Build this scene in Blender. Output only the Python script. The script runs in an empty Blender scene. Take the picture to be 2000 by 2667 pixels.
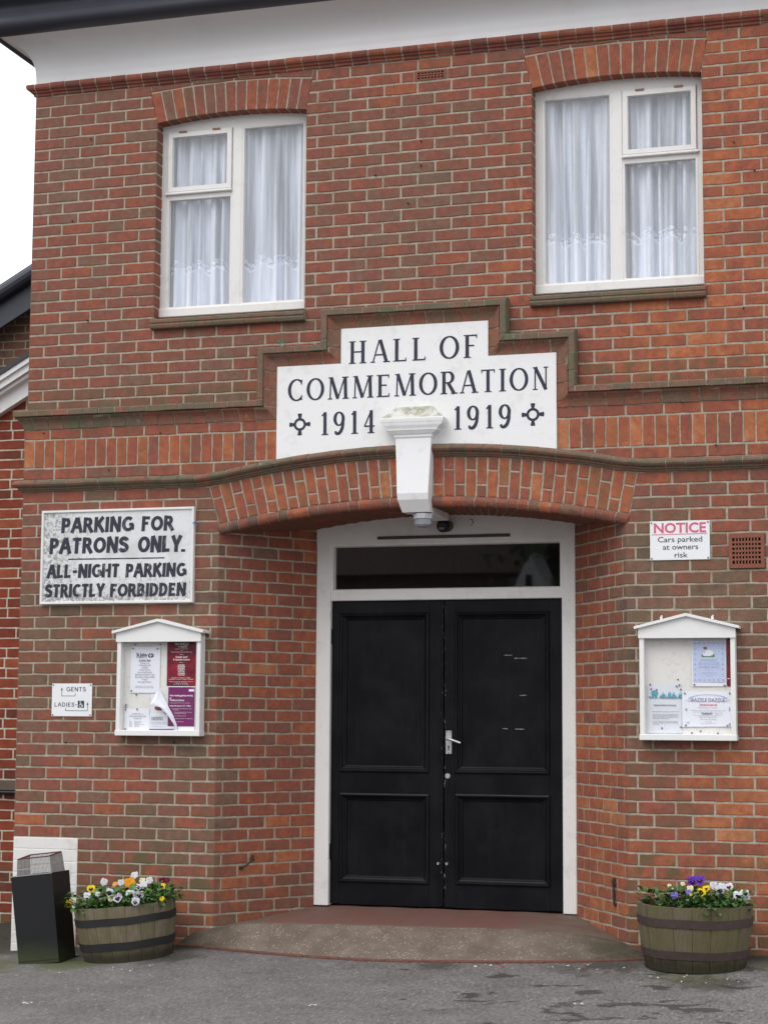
import bpy, bmesh, math, random
from mathutils import Vector, Matrix
random.seed(7)
C = bpy.context.scene
COL = C.collection
V = Vector
R = math.radians
PI = math.pi

# ------------------------------------------------------------------ camera
cam_d = bpy.data.cameras.new("camera"); cam = bpy.data.objects.new("camera", cam_d); COL.objects.link(cam)
cam_d.sensor_fit = 'HORIZONTAL'; cam_d.sensor_width = 36.0; cam_d.lens = 36.0 * 4846.55 / 2000.0
cam_d.clip_start = 0.1; cam_d.clip_end = 600
YAW, PIT, ROL = 0.294485, 0.111265, 0.00582
fwd = V((-math.sin(YAW)*math.cos(PIT), math.cos(YAW)*math.cos(PIT), math.sin(PIT)))
rgt = V((math.cos(YAW), math.sin(YAW), 0)); up = rgt.cross(fwd)
r2 = math.cos(ROL)*rgt + math.sin(ROL)*up; u2 = -math.sin(ROL)*rgt + math.cos(ROL)*up
M = Matrix.Identity(4)
for i in range(3):
    M[i][0] = r2[i]; M[i][1] = u2[i]; M[i][2] = -fwd[i]
M[0][3], M[1][3], M[2][3] = 5.83616, -11.03755, 1.40773
cam.matrix_world = M
C.camera = cam

# ------------------------------------------------------------------ light
SUN_EL, SUN_ROT = R(52), R(200)
w = bpy.data.worlds.new("World"); C.world = w; w.use_nodes = True
nt = w.node_tree; nt.nodes.clear()
sky = nt.nodes.new('ShaderNodeTexSky'); sky.sky_type = 'NISHITA'; sky.sun_disc = False
sky.sun_elevation = SUN_EL; sky.sun_rotation = SUN_ROT; sky.air_density = 1.0; sky.dust_density = 4.0; sky.ozone_density = 1.0
hs = nt.nodes.new('ShaderNodeHueSaturation'); hs.inputs['Saturation'].default_value = 0.10
# an overcast layer evens out the clear-sky gradient
mixc = nt.nodes.new('ShaderNodeMix'); mixc.data_type = 'RGBA'; mixc.inputs[0].default_value = 0.72
mixc.inputs[7].default_value = (9.7, 10.0, 10.6, 1)
bg = nt.nodes.new('ShaderNodeBackground'); bg.inputs['Strength'].default_value = 0.115
wo = nt.nodes.new('ShaderNodeOutputWorld')
nt.links.new(sky.outputs[0], hs.inputs['Color']); nt.links.new(hs.outputs[0], mixc.inputs[6])
nt.links.new(mixc.outputs[2], bg.inputs['Color']); nt.links.new(bg.outputs[0], wo.inputs[0])
sd = bpy.data.lights.new("sun", 'SUN'); sd.energy = 0.7; sd.angle = R(40); sd.color = (1, 0.97, 0.93)
sun = bpy.data.objects.new("sun", sd); COL.objects.link(sun)
sdir = V((math.sin(SUN_ROT)*math.cos(SUN_EL), math.cos(SUN_ROT)*math.cos(SUN_EL), math.sin(SUN_EL)))
sun.rotation_euler = (-sdir).to_track_quat('-Z', 'Y').to_euler(); sun.location = (0, -20, 20)
vs = C.view_settings
vs.view_transform = 'Standard'; vs.look = 'None'; vs.gamma = 1; vs.exposure = 0.5
C.render.engine = 'CYCLES'
C.cycles.max_bounces = 8; C.cycles.transparent_max_bounces = 12

# ------------------------------------------------------------------ node helpers
def mat(name):
    m = bpy.data.materials.new(name); m.use_nodes = True; m.node_tree.nodes.clear(); return m, m.node_tree
def nd(nt, typ, ins=None, **props):
    n = nt.nodes.new('ShaderNode' + typ)
    for k, v in props.items(): setattr(n, k, v)
    for k, v in (ins or {}).items():
        s = n.inputs[k]
        if isinstance(v, bpy.types.NodeSocket): nt.links.new(v, s)
        elif isinstance(v, bpy.types.Node): nt.links.new(v.outputs[0], s)
        else: s.default_value = v
    return n
def mth(nt, op, a, b=0.0, c=None, clamp=False):
    n = nd(nt, 'Math', {0: a, 1: b}, operation=op); n.use_clamp = clamp
    if c is not None:
        if isinstance(c, bpy.types.Node): nt.links.new(c.outputs[0], n.inputs[2])
        else: n.inputs[2].default_value = c
    return n
def mix(nt, f, a, b, blend='MIX'):
    n = nt.nodes.new('ShaderNodeMix'); n.data_type = 'RGBA'; n.blend_type = blend
    for i, v in ((0, f), (6, a), (7, b)):
        if isinstance(v, bpy.types.NodeSocket): nt.links.new(v, n.inputs[i])
        elif isinstance(v, bpy.types.Node):
            nt.links.new(v.outputs[2] if v.bl_idname == 'ShaderNodeMix' else v.outputs[0], n.inputs[i])
        else: n.inputs[i].default_value = v if i == 0 else (v + (1,) if len(v) == 3 else v)
    return n
def rng(nt, v, a, b, c=0.0, d=1.0, smooth=True):
    n = nd(nt, 'MapRange', {0: v, 1: a, 2: b, 3: c, 4: d}); n.clamp = True
    if smooth: n.interpolation_type = 'SMOOTHSTEP'
    return n
def ramp(nt, f, stops):
    n = nd(nt, 'ValToRGB', {0: f}); e = n.color_ramp.elements
    while len(e) > 1: e.remove(e[-1])
    e[0].position = stops[0][0]; e[0].color = tuple(stops[0][1]) + (1,)
    for p, c in stops[1:]:
        x = e.new(p); x.color = tuple(c) + (1,)
    return n
def noise(nt, vec, scale, det=3.0, rough=0.55, dist=0.0):
    return nd(nt, 'TexNoise', {'Vector': vec, 'Scale': scale, 'Detail': det, 'Roughness': rough, 'Distortion': dist})
def posn(nt): return nd(nt, 'NewGeometry').outputs['Position']
def objco(nt): return nd(nt, 'TexCoord').outputs['Object']
def outm(nt, col, rough=0.6, bump=None, bstr=0.3, bdist=0.002, spec=0.4, metal=0.0, extra=None):
    p = nd(nt, 'BsdfPrincipled')
    for k, v in (('Base Color', col), ('Roughness', rough), ('Specular IOR Level', spec), ('Metallic', metal)):
        if isinstance(v, bpy.types.Node):
            nt.links.new(v.outputs[2] if v.bl_idname == 'ShaderNodeMix' else v.outputs[0], p.inputs[k])
        elif isinstance(v, bpy.types.NodeSocket): nt.links.new(v, p.inputs[k])
        else: p.inputs[k].default_value = v + (1,) if isinstance(v, tuple) and len(v) == 3 else v
    for k, v in (extra or {}).items(): p.inputs[k].default_value = v
    if bump is not None:
        b = nd(nt, 'Bump', {'Height': bump, 'Strength': bstr, 'Distance': bdist}); nt.links.new(b.outputs[0], p.inputs['Normal'])
    o = nd(nt, 'OutputMaterial', {'Surface': p}); return p

# ------------------------------------------------------------------ materials
def near(nt, p, pt, r0, r1):
    d = nd(nt, 'VectorMath', {0: p, 1: pt}, operation='DISTANCE')
    return rng(nt, d.outputs['Value'], r0, r1, 1.0, 0.0)
def brick_mat(name, stops, mossc=(0.115, 0.095, 0.048)):
    m, t = mat(name)
    at = nd(t, 'Attribute', attribute_name='tint'); sep = nd(t, 'SeparateColor', {0: at.outputs['Color']})
    p = posn(t)
    off = nd(t, 'VectorMath', {0: at.outputs['Vector'], 1: (37, 53, 71)}, operation='MULTIPLY')
    q = nd(t, 'VectorMath', {0: p, 1: off}, operation='ADD')
    n1 = noise(t, q, 7.5, 4.0, 0.6, 0.6); n2 = noise(t, p, 130, 3.0, 0.7); n3 = noise(t, q, 28, 3.0, 0.6)
    f = mth(t, 'ADD', mth(t, 'MULTIPLY', mth(t, 'SUBTRACT', n1, 0.5), 0.78), sep.outputs[0])
    f = mth(t, 'ADD', f, mth(t, 'MULTIPLY', mth(t, 'SUBTRACT', noise(t, p, 1.3, 4.0, 0.6), 0.5), 0.55))
    c = ramp(t, f, stops)
    g = mth(t, 'MULTIPLY_ADD', n2, 0.7, 0.70); g = mth(t, 'MULTIPLY', g, mth(t, 'MULTIPLY_ADD', n3, 0.8, 0.60))
    gc = nd(t, 'CombineColor', {0: g, 1: g, 2: g})
    c = mix(t, 1.0, c, gc, 'MULTIPLY')
    sm = mth(t, 'MULTIPLY', rng(t, noise(t, p, 11, 4.0, 0.6), 0.36, 0.62), sep.outputs[1], clamp=True)
    c = mix(t, sm, c, mossc)
    stv = noise(t, nd(t, 'VectorMath', {0: p, 1: (7, 7, .7)}, operation='MULTIPLY'), 1.0, 5.0, 0.62)
    c = mix(t, mth(t, 'MULTIPLY', rng(t, stv, .54, .78), .24), c, (.10, .078, .060))
    bl = rng(t, noise(t, q, 46, 4.0, 0.65), 0.67, 0.8); bl = mth(t, 'MULTIPLY', bl, 0.45)
    c = mix(t, bl, c, (0.42, 0.34, 0.28))
    if 'mossy' in name: c = mix(t, mth(t, 'MULTIPLY', rng(t, noise(t, p, 34, 5.0, 0.7), 0.6, 0.72), .55), c, (.36, .34, .26))
    dk = rng(t, noise(t, q, 60, 2.0, 0.5), 0.72, 0.8); c = mix(t, mth(t, 'MULTIPLY', dk, 0.6), c, (0.05, 0.035, 0.03))
    h = mth(t, 'ADD', n2, mth(t, 'MULTIPLY', n3, 0.8))
    outm(t, c, 0.86, h, 0.6, 0.004, 0.25); return m
BR = brick_mat('red_brown_brick', [(0.0, (.115, .066, .056)), (.2, (.175, .104, .072)), (.4, (.205, .076, .055)), (.6, (.265, .080, .050)), (.8, (.345, .108, .050)), (1.0, (.41, .165, .08))])
BR2 = brick_mat('bright_red_brick', [(0.0, (.12, .03, .022)), (.4, (.19, .036, .021)), (.75, (.25, .05, .024)), (1.0, (.30, .085, .04))])
BRM = brick_mat('mossy_moulded_brick', [(0.0, (.145, .105, .078)), (.35, (.185, .105, .076)), (.7, (.225, .088, .062)), (1.0, (.27, .092, .055))], (.115, .118, .068))
BRT = brick_mat('clean_moulded_brick', [(0.0, (.16, .06, .05)), (.5, (.215, .07, .052)), (1.0, (.28, .095, .055))])
def mortar_mat(name, c1, c2):
    m, t = mat(name); p = posn(t)
    n = noise(t, p, 30, 5.0, 0.65); n2 = noise(t, p, 240, 2.0, 0.6)
    c = mix(t, rng(t, n, 0.3, 0.7), c1, c2)
    sm = mth(t, 'MULTIPLY', rng(t, noise(t, nd(t, 'VectorMath', {0: p, 1: (6, 6, 2)}, operation='MULTIPLY'), 1.0, 5.0, 0.6), 0.48, 0.72), 0.5)
    c = mix(t, sm, c, (.17, .15, .10))
    outm(t, c, 0.95, mth(t, 'ADD', n, n2), 0.6, 0.004, 0.1); return m
MO = mortar_mat('lime_mortar', (.305, .265, .20), (.445, .395, .315))
MO2 = mortar_mat('pale_mortar', (.44, .39, .30), (.62, .57, .48))
MOM = mortar_mat('mossy_mortar', (.24, .215, .155), (.38, .34, .265))
def paint_mat(name, col, dirt=(.25, .23, .17), amt=0.5, rough=0.55, sc=9.0, flake=0.0, peel=(.22, .17, .12)):
    m, t = mat(name); p = posn(t)
    n = noise(t, p, sc, 6.0, 0.65); n2 = noise(t, p, 90, 3.0, 0.6)
    c = mix(t, mth(t, 'MULTIPLY', rng(t, n, 0.5, 0.78), amt), col, dirt)
    c = mix(t, mth(t, 'MULTIPLY', rng(t, n2, 0.62, 0.8), amt * 0.8), c, dirt)
    if flake > 0:
        k = noise(t, p, 38, 5.0, 0.7, 1.5); c = mix(t, rng(t, k, 0.74 - flake * .1, 0.77 - flake * .1), c, peel)
    outm(t, c, rough, n2, 0.12, 0.002, 0.35); return m
WH = paint_mat('white_paint', (.78, .775, .77), amt=.18)
WHF = paint_mat('weathered_white_joinery', (.75, .735, .71), amt=.22, flake=.6)
WHC = paint_mat('white_plaster', (.79, .785, .785), (.45, .43, .40), amt=.16, rough=.8, sc=4)
WHS = paint_mat('white_stone', (.79, .785, .78), (.40, .38, .31), amt=.26, rough=.7, sc=13)
WHB = paint_mat('white_painted_brickwork', (.72, .70, .67), (.33, .31, .25), amt=.5, rough=.75, sc=14)
WHN = paint_mat('white_notice_case', (.77, .76, .745), (.3, .27, .2), amt=.12, sc=18)
PINB = paint_mat('pinboard', (.72, .70, .665), (.36, .33, .27), amt=.35, rough=.85, sc=30)
def simple(name, col, rough=.5, spec=.4, metal=0, var=.25, sc=25.0, bs=.15):
    m, t = mat(name); p = posn(t)
    n = noise(t, p, sc, 5.0, 0.6)
    g = mth(t, 'MULTIPLY_ADD', n, var * 2, 1 - var)
    c = mix(t, 1.0, col, nd(t, 'CombineColor', {0: g, 1: g, 2: g}), 'MULTIPLY')
    outm(t, c, rough, n, bs, 0.002, spec, metal); return m
def caps_mat():   # weathered top of the keystone
    m, t = mat('lichened_white_stone'); p = posn(t)
    n = noise(t, p, 20, 6.0, 0.6); nv = nd(t, 'NewGeometry').outputs['Normal']
    c = mix(t, rng(t, n, .36, .66), (.62, .61, .57), (.34, .33, .235))
    c = mix(t, mth(t, 'MULTIPLY', rng(t, noise(t, p, 70, 4, .6), .56, .7), .6), c, (.17, .17, .10))
    outm(t, c, .85, n, .4, .004); return m
CAPM = caps_mat()
NAVY = simple('navy_black_lettering', (.022, .022, .045), .55, var=.3)
SIGNB, t = mat('worn_black_lettering'); p = posn(t)
wn = noise(t, nd(t, 'VectorMath', {0: p, 1: (30, 30, 11)}, operation='MULTIPLY'), 1.0, 5, .65)
outm(t, mix(t, mth(t, 'MULTIPLY', rng(t, wn, .58, .68), .6), (.026, .026, .042), (.30, .30, .31)), .55, wn, .1)
BLACKP, t = mat('black_gloss_paint'); p = posn(t)
n = noise(t, p, 5, 6, .65); n2 = noise(t, p, 60, 4, .6)
c = mix(t, rng(t, n, .35, .75), (.0036, .0038, .0050), (.0080, .0083, .0105))
brs = noise(t, nd(t, 'VectorMath', {0: p, 1: (26, 26, 2.2)}, operation='MULTIPLY'), 1.0, 5, .65)
c = mix(t, mth(t, 'MULTIPLY', rng(t, brs, .5, .8), .4), c, (.015, .0155, .0175))
sx = nd(t, 'SeparateXYZ', {0: p})
ds = mth(t, 'ABSOLUTE', mth(t, 'SUBTRACT', sx.outputs[0], 2.703))
ed = rng(t, ds, .002, .02, 1, 0)
ch = mth(t, 'MULTIPLY', rng(t, noise(t, nd(t, 'VectorMath', {0: p, 1: (1, 1, .35)}, operation='MULTIPLY'), 70, 4, .7), .60, .66), ed)
c = mix(t, ch, c, (.30, .28, .25))
c = mix(t, mth(t, 'MULTIPLY', rng(t, noise(t, p, 45, 4, .7), .735, .77), .35), c, (.22, .21, .2))
outm(t, c, mth(t, 'MULTIPLY_ADD', n, .25, .24), n2, .12, .002, .17)
BLACK = simple('black_plastic', (.012, .012, .014), .45)
GUT = simple('black_gutter_plastic', (.032, .033, .046), .45, .5, var=.25, sc=6)
SLATE = simple('dark_slate', (.045, .045, .052), .6)
STEEL = simple('brushed_aluminium', (.62, .62, .62), .35, .5, .85)
RUST = simple('rusty_iron', (.05, .03, .026), .8, var=.5)
TERRA = simple('terracotta', (.225, .085, .056), .8, .2, var=.3, sc=40)
HOLE = simple('dark_void', (.006, .005, .005), .9, .1)
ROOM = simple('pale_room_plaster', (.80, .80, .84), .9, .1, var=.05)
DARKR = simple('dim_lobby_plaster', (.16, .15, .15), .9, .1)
BRASS = simple('brown_vent_strip', (.075, .06, .045), .6)
LAMPG = simple('grey_lamp_body', (.42, .43, .46), .5, .4, var=.12)
LAMPL = simple('grey_lamp_glass', (.24, .25, .275), .2, .5, var=.15)
PAPW = simple('white_paper', (.76, .77, .83), .8, .15, var=.04)
PAPB = simple('pale_blue_paper', (.50, .56, .74), .8, .15, var=.05)
PAPG = simple('pale_grey_paper', (.66, .68, .72), .8, .15, var=.05)
PAPR, t = mat('glossy_red_poster'); p = posn(t)
c = mix(t, rng(t, noise(t, p, 9, 4, .6), .35, .7), (.10, .008, .022), (.34, .018, .035))
outm(t, c, .3, noise(t, p, 12, 2, .5), .5, .01, .5)
PAPP = simple('purple_poster', (.17, .018, .115), .45, .4, var=.15, sc=8)
INK = simple('grey_ink', (.16, .16, .19), .8); INKB = simple('black_ink', (.03, .03, .045), .7)
INKW = simple('white_ink', (.78, .76, .74), .7); INKV = simple('violet_ink', (.13, .10, .28), .7)
INKT = simple('teal_ink', (.10, .33, .42), .7, var=.5, sc=60); INKR = simple('red_ink', (.55, .05, .12), .7)
INKO = simple('orange_ink', (.70, .30, .05), .7); INKG = simple('green_ink', (.10, .25, .10), .7)
INKL = simple('pale_blue_ink', (.30, .36, .52), .7); INKN = simple('brown_ink', (.25, .09, .06), .7)
PINK = simple('faded_red_lettering', (.62, .12, .19), .6, var=.08)
CHAR = simple('charcoal_lettering', (.055, .055, .075), .6, var=.15)
DGREEN = simple('dark_green_panel', (.015, .06, .055), .6)
SIGNW = paint_mat('white_enamel_sign', (.78, .79, .80), (.5, .5, .48), amt=.1, rough=.4)
m_, t = mat('weathered_white_sign'); p = posn(t); SIGNO = m_
sx = nd(t, 'SeparateXYZ', {0: p})
left = rng(t, sx.outputs[0], .1, .75, 1, 0); low = rng(t, sx.outputs[2], 2.14, 2.4, 1, 0)
mk = mth(t, 'MULTIPLY_ADD', mth(t, 'MAXIMUM', left, low), .16, .0)
k = noise(t, p, 42, 7, .72, .8); k2 = noise(t, p, 9, 5, .6)
c = mix(t, rng(t, k2, .4, .7), (.70, .70, .71), (.58, .58, .58))
f = mth(t, 'ADD', k, mk)
c = mix(t, mth(t, 'MULTIPLY', rng(t, f, .6, .72), .75), c, (.16, .16, .13))
outm(t, c, .6, k, .3, .002)
WIRE = simple('galvanised_wire', (.42, .40, .38), .45, .5, .6)
RIM = simple('rust_red_rim', (.085, .022, .02), .7)
SOIL = simple('dark_compost', (.03, .02, .014), .95, .1, var=.5)
BINM, t = mat('black_bin_metal'); p = posn(t); sx = nd(t, 'SeparateXYZ', {0: p})
lowm = mth(t, 'MULTIPLY', rng(t, mth(t, 'ADD', sx.outputs[2], mth(t, 'MULTIPLY', noise(t, p, 14, 5, .6), .14)), -.03, .16, 1, 0), .85)
c = mix(t, lowm, (.009, .0095, .0105), (.045, .055, .02))
outm(t, c, .42, noise(t, p, 40, 3, .6), .1, .002, .4)
def wood_mat(name, c1, c2, moss, amt):
    m, t = mat(name); p = objco(t)
    at = nd(t, 'Attribute', attribute_name='tint'); sep = nd(t, 'SeparateColor', {0: at.outputs['Color']})
    sp = nd(t, 'VectorMath', {0: p, 1: (1, 1, .12)}, operation='MULTIPLY')
    sp = nd(t, 'VectorMath', {0: sp, 1: at.outputs['Vector']}, operation='ADD')
    g = noise(t, sp, 75, 5, .65); b = noise(t, p, 9, 5, .6)
    c = mix(t, mth(t, 'ADD', mth(t, 'MULTIPLY', rng(t, g, .3, .7), .6), mth(t, 'MULTIPLY', sep.outputs[0], .5), clamp=True), c1, c2)
    c = mix(t, mth(t, 'MULTIPLY', rng(t, mth(t, 'ADD', b, mth(t, 'MULTIPLY', sep.outputs[1], .3)), .45, .8), amt), c, moss)
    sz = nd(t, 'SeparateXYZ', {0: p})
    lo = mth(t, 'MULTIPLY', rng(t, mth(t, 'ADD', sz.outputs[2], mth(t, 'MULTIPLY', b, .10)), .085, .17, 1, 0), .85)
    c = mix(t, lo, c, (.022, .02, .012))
    outm(t, c, .85, g, .5, .003, .2); return m
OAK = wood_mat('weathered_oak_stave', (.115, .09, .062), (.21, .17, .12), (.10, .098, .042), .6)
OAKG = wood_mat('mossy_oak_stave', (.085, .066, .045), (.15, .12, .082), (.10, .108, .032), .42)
HOOP = simple('black_iron_hoop', (.018, .017, .017), .6, var=.4); HOOPR = simple('rusty_iron_hoop', (.052, .034, .03), .7, var=.4)
LEAF, t = mat('pansy_leaf'); at = nd(t, 'Attribute', attribute_name='tint'); sep = nd(t, 'SeparateColor', {0: at.outputs['Color']})
c = mix(t, sep.outputs[0], (.030, .085, .020), (.10, .22, .045)); c = mix(t, mth(t, 'MULTIPLY', sep.outputs[1], .6), c, (.16, .25, .12))
pp = outm(t, c, .5, None, spec=.3)
def petal(name, col): 
    m, t = mat(name); n = noise(t, posn(t), 160, 2, .5)
    c = mix(t, n, col, tuple(min(1, x * .72) for x in col)); outm(t, c, .7, None, spec=.15); return m
PW = petal('white_petal', (.66, .66, .69)); PY = petal('yellow_petal', (.80, .58, .015)); PO = petal('orange_petal', (.85, .33, .02))
PV = petal('violet_petal', (.12, .04, .42)); PM = petal('maroon_petal', (.10, .005, .03)); PE = petal('pansy_dark_face', (.03, .008, .06)); PC = petal('cream_petal', (.75, .72, .48))
PBL = petal('blue_violet_petal', (.20, .16, .58))

def glass_mat(name, tintc, fres=1.45, refl=1.0, wav=.05):
    m, t = mat(name)
    tr = nd(t, 'BsdfTransparent', {0: tintc + (1,)}); gl = nd(t, 'BsdfGlossy', {'Roughness': .02, 'Color': (refl, refl, refl, 1)})
    n = noise(t, posn(t), 3.0, 2, .5); b = nd(t, 'Bump', {'Height': n, 'Strength': wav, 'Distance': .02}); t.links.new(b.outputs[0], gl.inputs['Normal'])
    ge = nd(t, 'NewGeometry'); dt = nd(t, 'VectorMath', {0: ge.outputs['Normal'], 1: ge.outputs['Incoming']}, operation='DOT_PRODUCT')
    k = mth(t, 'POWER', mth(t, 'SUBTRACT', 1.0, mth(t, 'ABSOLUTE', dt.outputs['Value'])), 5.0)
    fr = mth(t, 'MULTIPLY_ADD', k, 1 - fres, fres); mx = nd(t, 'MixShader', {0: fr, 1: tr, 2: gl})   # Schlick, the same from both sides
    nd(t, 'OutputMaterial', {'Surface': mx}); return m
GLASS = glass_mat('window_glass', (1, 1, 1), .085); GLASSD = glass_mat('transom_glass', (.85, .87, .87), .15, wav=.004)

# net curtain : sheer woven cloth, denser hem and a lace band with scrolls
NET, t = mat('net_curtain'); uv = nd(t, 'UVMap', uv_map='UVMap'); s = nd(t, 'SeparateXYZ', {0: uv.outputs[0]})
u_, v_ = s.outputs[0], s.outputs[1]
wob = mth(t, 'MULTIPLY', mth(t, 'ABSOLUTE', mth(t, 'SINE', mth(t, 'MULTIPLY', u_, 14.0))), .05)
hb = mth(t, 'SUBTRACT', v_, mth(t, 'ADD', wob, .25))                 # height above the scalloped band
hem = rng(t, hb, -.004, .004, 1, 0)
band = mth(t, 'MULTIPLY', rng(t, mth(t, 'ABSOLUTE', hb), .006, .011, 1, 0), .8)
lacez = mth(t, 'MULTIPLY', rng(t, hb, .0, .006), rng(t, hb, .052, .062, 1, 0))
vo = nd(t, 'TexVoronoi', {'Vector': uv.outputs[0], 'Scale': 34.0}, feature='F1')
ring = rng(t, mth(t, 'ABSOLUTE', mth(t, 'SUBTRACT', vo.outputs['Distance'], .38)), .09, .16, 1, 0)
lace = mth(t, 'MULTIPLY', lacez, ring)
stk = noise(t, nd(t, 'VectorMath', {0: uv.outputs[0], 1: (12, .45, 1)}, operation='MULTIPLY'), 1.0, 3, .6)
al = mth(t, 'ADD', mth(t, 'MULTIPLY', hem, .22), mth(t, 'MULTIPLY_ADD', rng(t, stk, .38, .58), .42, .48))
al = mth(t, 'ADD', al, mth(t, 'MULTIPLY', band, .3)); al = mth(t, 'ADD', al, mth(t, 'MULTIPLY', lace, .30), clamp=True)
tr = nd(t, 'BsdfTransparent'); df = nd(t, 'BsdfDiffuse', {0: (.84, .885, .97, 1)}); tl = nd(t, 'BsdfTranslucent', {0: (.84, .885, .97, 1)})
cl = nd(t, 'MixShader', {0: .06, 1: df, 2: tl}); fin = nd(t, 'MixShader', {0: al, 1: tr, 2: cl}); nd(t, 'OutputMaterial', {'Surface': fin})

# ground
ASPH, t = mat('damp_asphalt'); p = posn(t); sx = nd(t, 'SeparateXYZ', {0: p})
n1 = noise(t, p, 3, 6, .6); pa = nd(t, 'VectorMath', {0: p, 1: (1, .36, 1)}, operation='MULTIPLY'); n2 = noise(t, pa, 62, 6, .9); n3 = noise(t, p, 40, 4, .65)
c = mix(t, rng(t, n1, .3, .7), (.128, .118, .112), (.168, .157, .150))
g = rng(t, n2, .36, .64, .45, 1.55, False); c = mix(t, 1.0, c, nd(t, 'CombineColor', {0: g, 1: g, 2: g}), 'MULTIPLY')
v = nd(t, 'TexVoronoi', {'Vector': pa, 'Scale': 60.0, 'Randomness': 1.0}); vs_ = nd(t, 'SeparateColor', {0: v.outputs['Color']})
chip = mth(t, 'MULTIPLY', rng(t, v.outputs['Distance'], .2, .34, 1, 0), mth(t, 'GREATER_THAN', vs_.outputs[0], .88))
c = mix(t, mth(t, 'MULTIPLY', chip, .75), c, (.36, .35, .34))
# damp patches, dark and smooth edged, drawn out along the wall
dp = nd(t, 'VectorMath', {0: p, 1: (1.6, 2.6, 1)}, operation='MULTIPLY'); dn = noise(t, dp, 2.1, 6, .62, .5)
zone = rng(t, sx.outputs[0], .8, 4.2, -.09, .06)
damp = rng(t, mth(t, 'ADD', dn, zone), .635, .655); c = mix(t, mth(t, 'MULTIPLY', damp, .78), c, (.040, .037, .035))
gk = None
for pt, a, b in (((3.95, -.52, .04), .05, .5), ((4.6, -.9, .05), .05, .5), ((3.0, -.55, .0), .02, .3), ((1.35, -.55, -.03), .02, .4)):
    k = near(t, p, pt, a, b); gk = k if gk is None else mth(t, 'MAXIMUM', gk, k)
c = mix(t, mth(t, 'MULTIPLY', rng(t, mth(t, 'ADD', noise(t, pa, 9, 5, .65), mth(t, 'MULTIPLY', gk, .3)), .64, .78), mth(t, 'MULTIPLY', gk, .8)), c, (.045, .042, .034))
# moss near the tubs and the bin and along the foot of the wall
mo = None
for pt, a, b in (((.05, -.75, -.1), .1, .75), ((.75, -.62, -.05), .05, .5), ((4.45, -.75, .05), .1, .42), ((5.0, -.3, .06), .1, .6), ((1.2, -.1, -.03), .05, .3)):
    k = near(t, p, pt, a, b); mo = k if mo is None else mth(t, 'MAXIMUM', mo, k)
wall_ = rng(t, sx.outputs[1], -.32, -.1); 
mn = rng(t, mth(t, 'ADD', noise(t, p, 8, 5, .65), mth(t, 'MULTIPLY', mo, .42)), .62, .86)
mossf = mth(t, 'MULTIPLY', mn, mth(t, 'MULTIPLY', mo, rng(t, sx.outputs[0], 1.5, 3.0, .95, .5)), clamp=True)
c = mix(t, mossf, c, (.088, .096, .044))
c = mix(t, mth(t, 'MULTIPLY', wall_, .85), c, mix(t, rng(t, n3, .4, .65), (.018, .018, .013), (.045, .05, .022)))
outm(t, c, mth(t, 'MULTIPLY_ADD', damp, -.28, .88), mth(t, 'ADD', n2, mth(t, 'MULTIPLY', n3, .6)), .6, .006, .3)
AGG, t = mat('washed_aggregate_concrete'); p = posn(t); sx = nd(t, 'SeparateXYZ', {0: p})
n1 = noise(t, p, 5, 6, .65); n2 = noise(t, p, 150, 4, .7)
c = mix(t, rng(t, n1, .3, .72), (.125, .096, .076), (.185, .150, .122))
g = mth(t, 'MULTIPLY_ADD', n2, 1.1, .45); c = mix(t, 1.0, c, nd(t, 'CombineColor', {0: g, 1: g, 2: g}), 'MULTIPLY')
v = nd(t, 'TexVoronoi', {'Vector': nd(t, 'VectorMath', {0: p, 1: (1, .8, .8)}, operation='MULTIPLY'), 'Scale': 88.0}); vs_ = nd(t, 'SeparateColor', {0: v.outputs['Color']})
dens = rng(t, n1, .35, .65, .90, .74)
chip = mth(t, 'MULTIPLY', rng(t, v.outputs['Distance'], .24, .4, 1, 0), mth(t, 'GREATER_THAN', vs_.outputs[0], dens))
c = mix(t, mth(t, 'MULTIPLY', chip, .9), c, mix(t, vs_.outputs[1], (.48, .42, .33), (.30, .22, .14)))
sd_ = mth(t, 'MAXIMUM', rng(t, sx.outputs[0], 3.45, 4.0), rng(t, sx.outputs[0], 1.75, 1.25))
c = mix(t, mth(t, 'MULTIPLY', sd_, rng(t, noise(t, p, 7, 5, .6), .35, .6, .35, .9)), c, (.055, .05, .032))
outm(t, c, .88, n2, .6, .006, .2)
TILE, t = mat('worn_red_quarry_tile'); p = posn(t); sx = nd(t, 'SeparateXYZ', {0: p})
n1 = noise(t, p, 7, 6, .65)
c = mix(t, rng(t, n1, .35, .7), (.165, .068, .052), (.135, .085, .070))
jt = rng(t, mth(t, 'ABSOLUTE', mth(t, 'SUBTRACT', mth(t, 'FRACT', mth(t, 'MULTIPLY', sx.outputs[0], 6.6)), .5)), .478, .497)
c = mix(t, mth(t, 'MULTIPLY', jt, .5), c, (.07, .04, .035))
rt = mth(t, 'MULTIPLY', mth(t, 'MAXIMUM', rng(t, sx.outputs[0], 3.1, 3.6), rng(t, sx.outputs[0], 2.0, 1.5)), rng(t, noise(t, p, 6, 5, .6), .38, .58))
c = mix(t, rt, c, (.13, .115, .085))
outm(t, c, .75, noise(t, p, 70, 4, .6), .3, .003, .3)
EDGE = simple('red_painted_edging', (.135, .066, .051), .85, .15, var=.5, sc=30)
CREAM = simple('cream_debris', (.55, .47, .38), .9); REDD = simple('red_petal_debris', (.36, .05, .05), .9); GREYD = simple('pale_stone_debris', (.50, .50, .47), .9)
TWB = simple('blue_twine', (.04, .16, .38), .7); TWG = simple('green_twine', (.04, .25, .17), .7)
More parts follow.
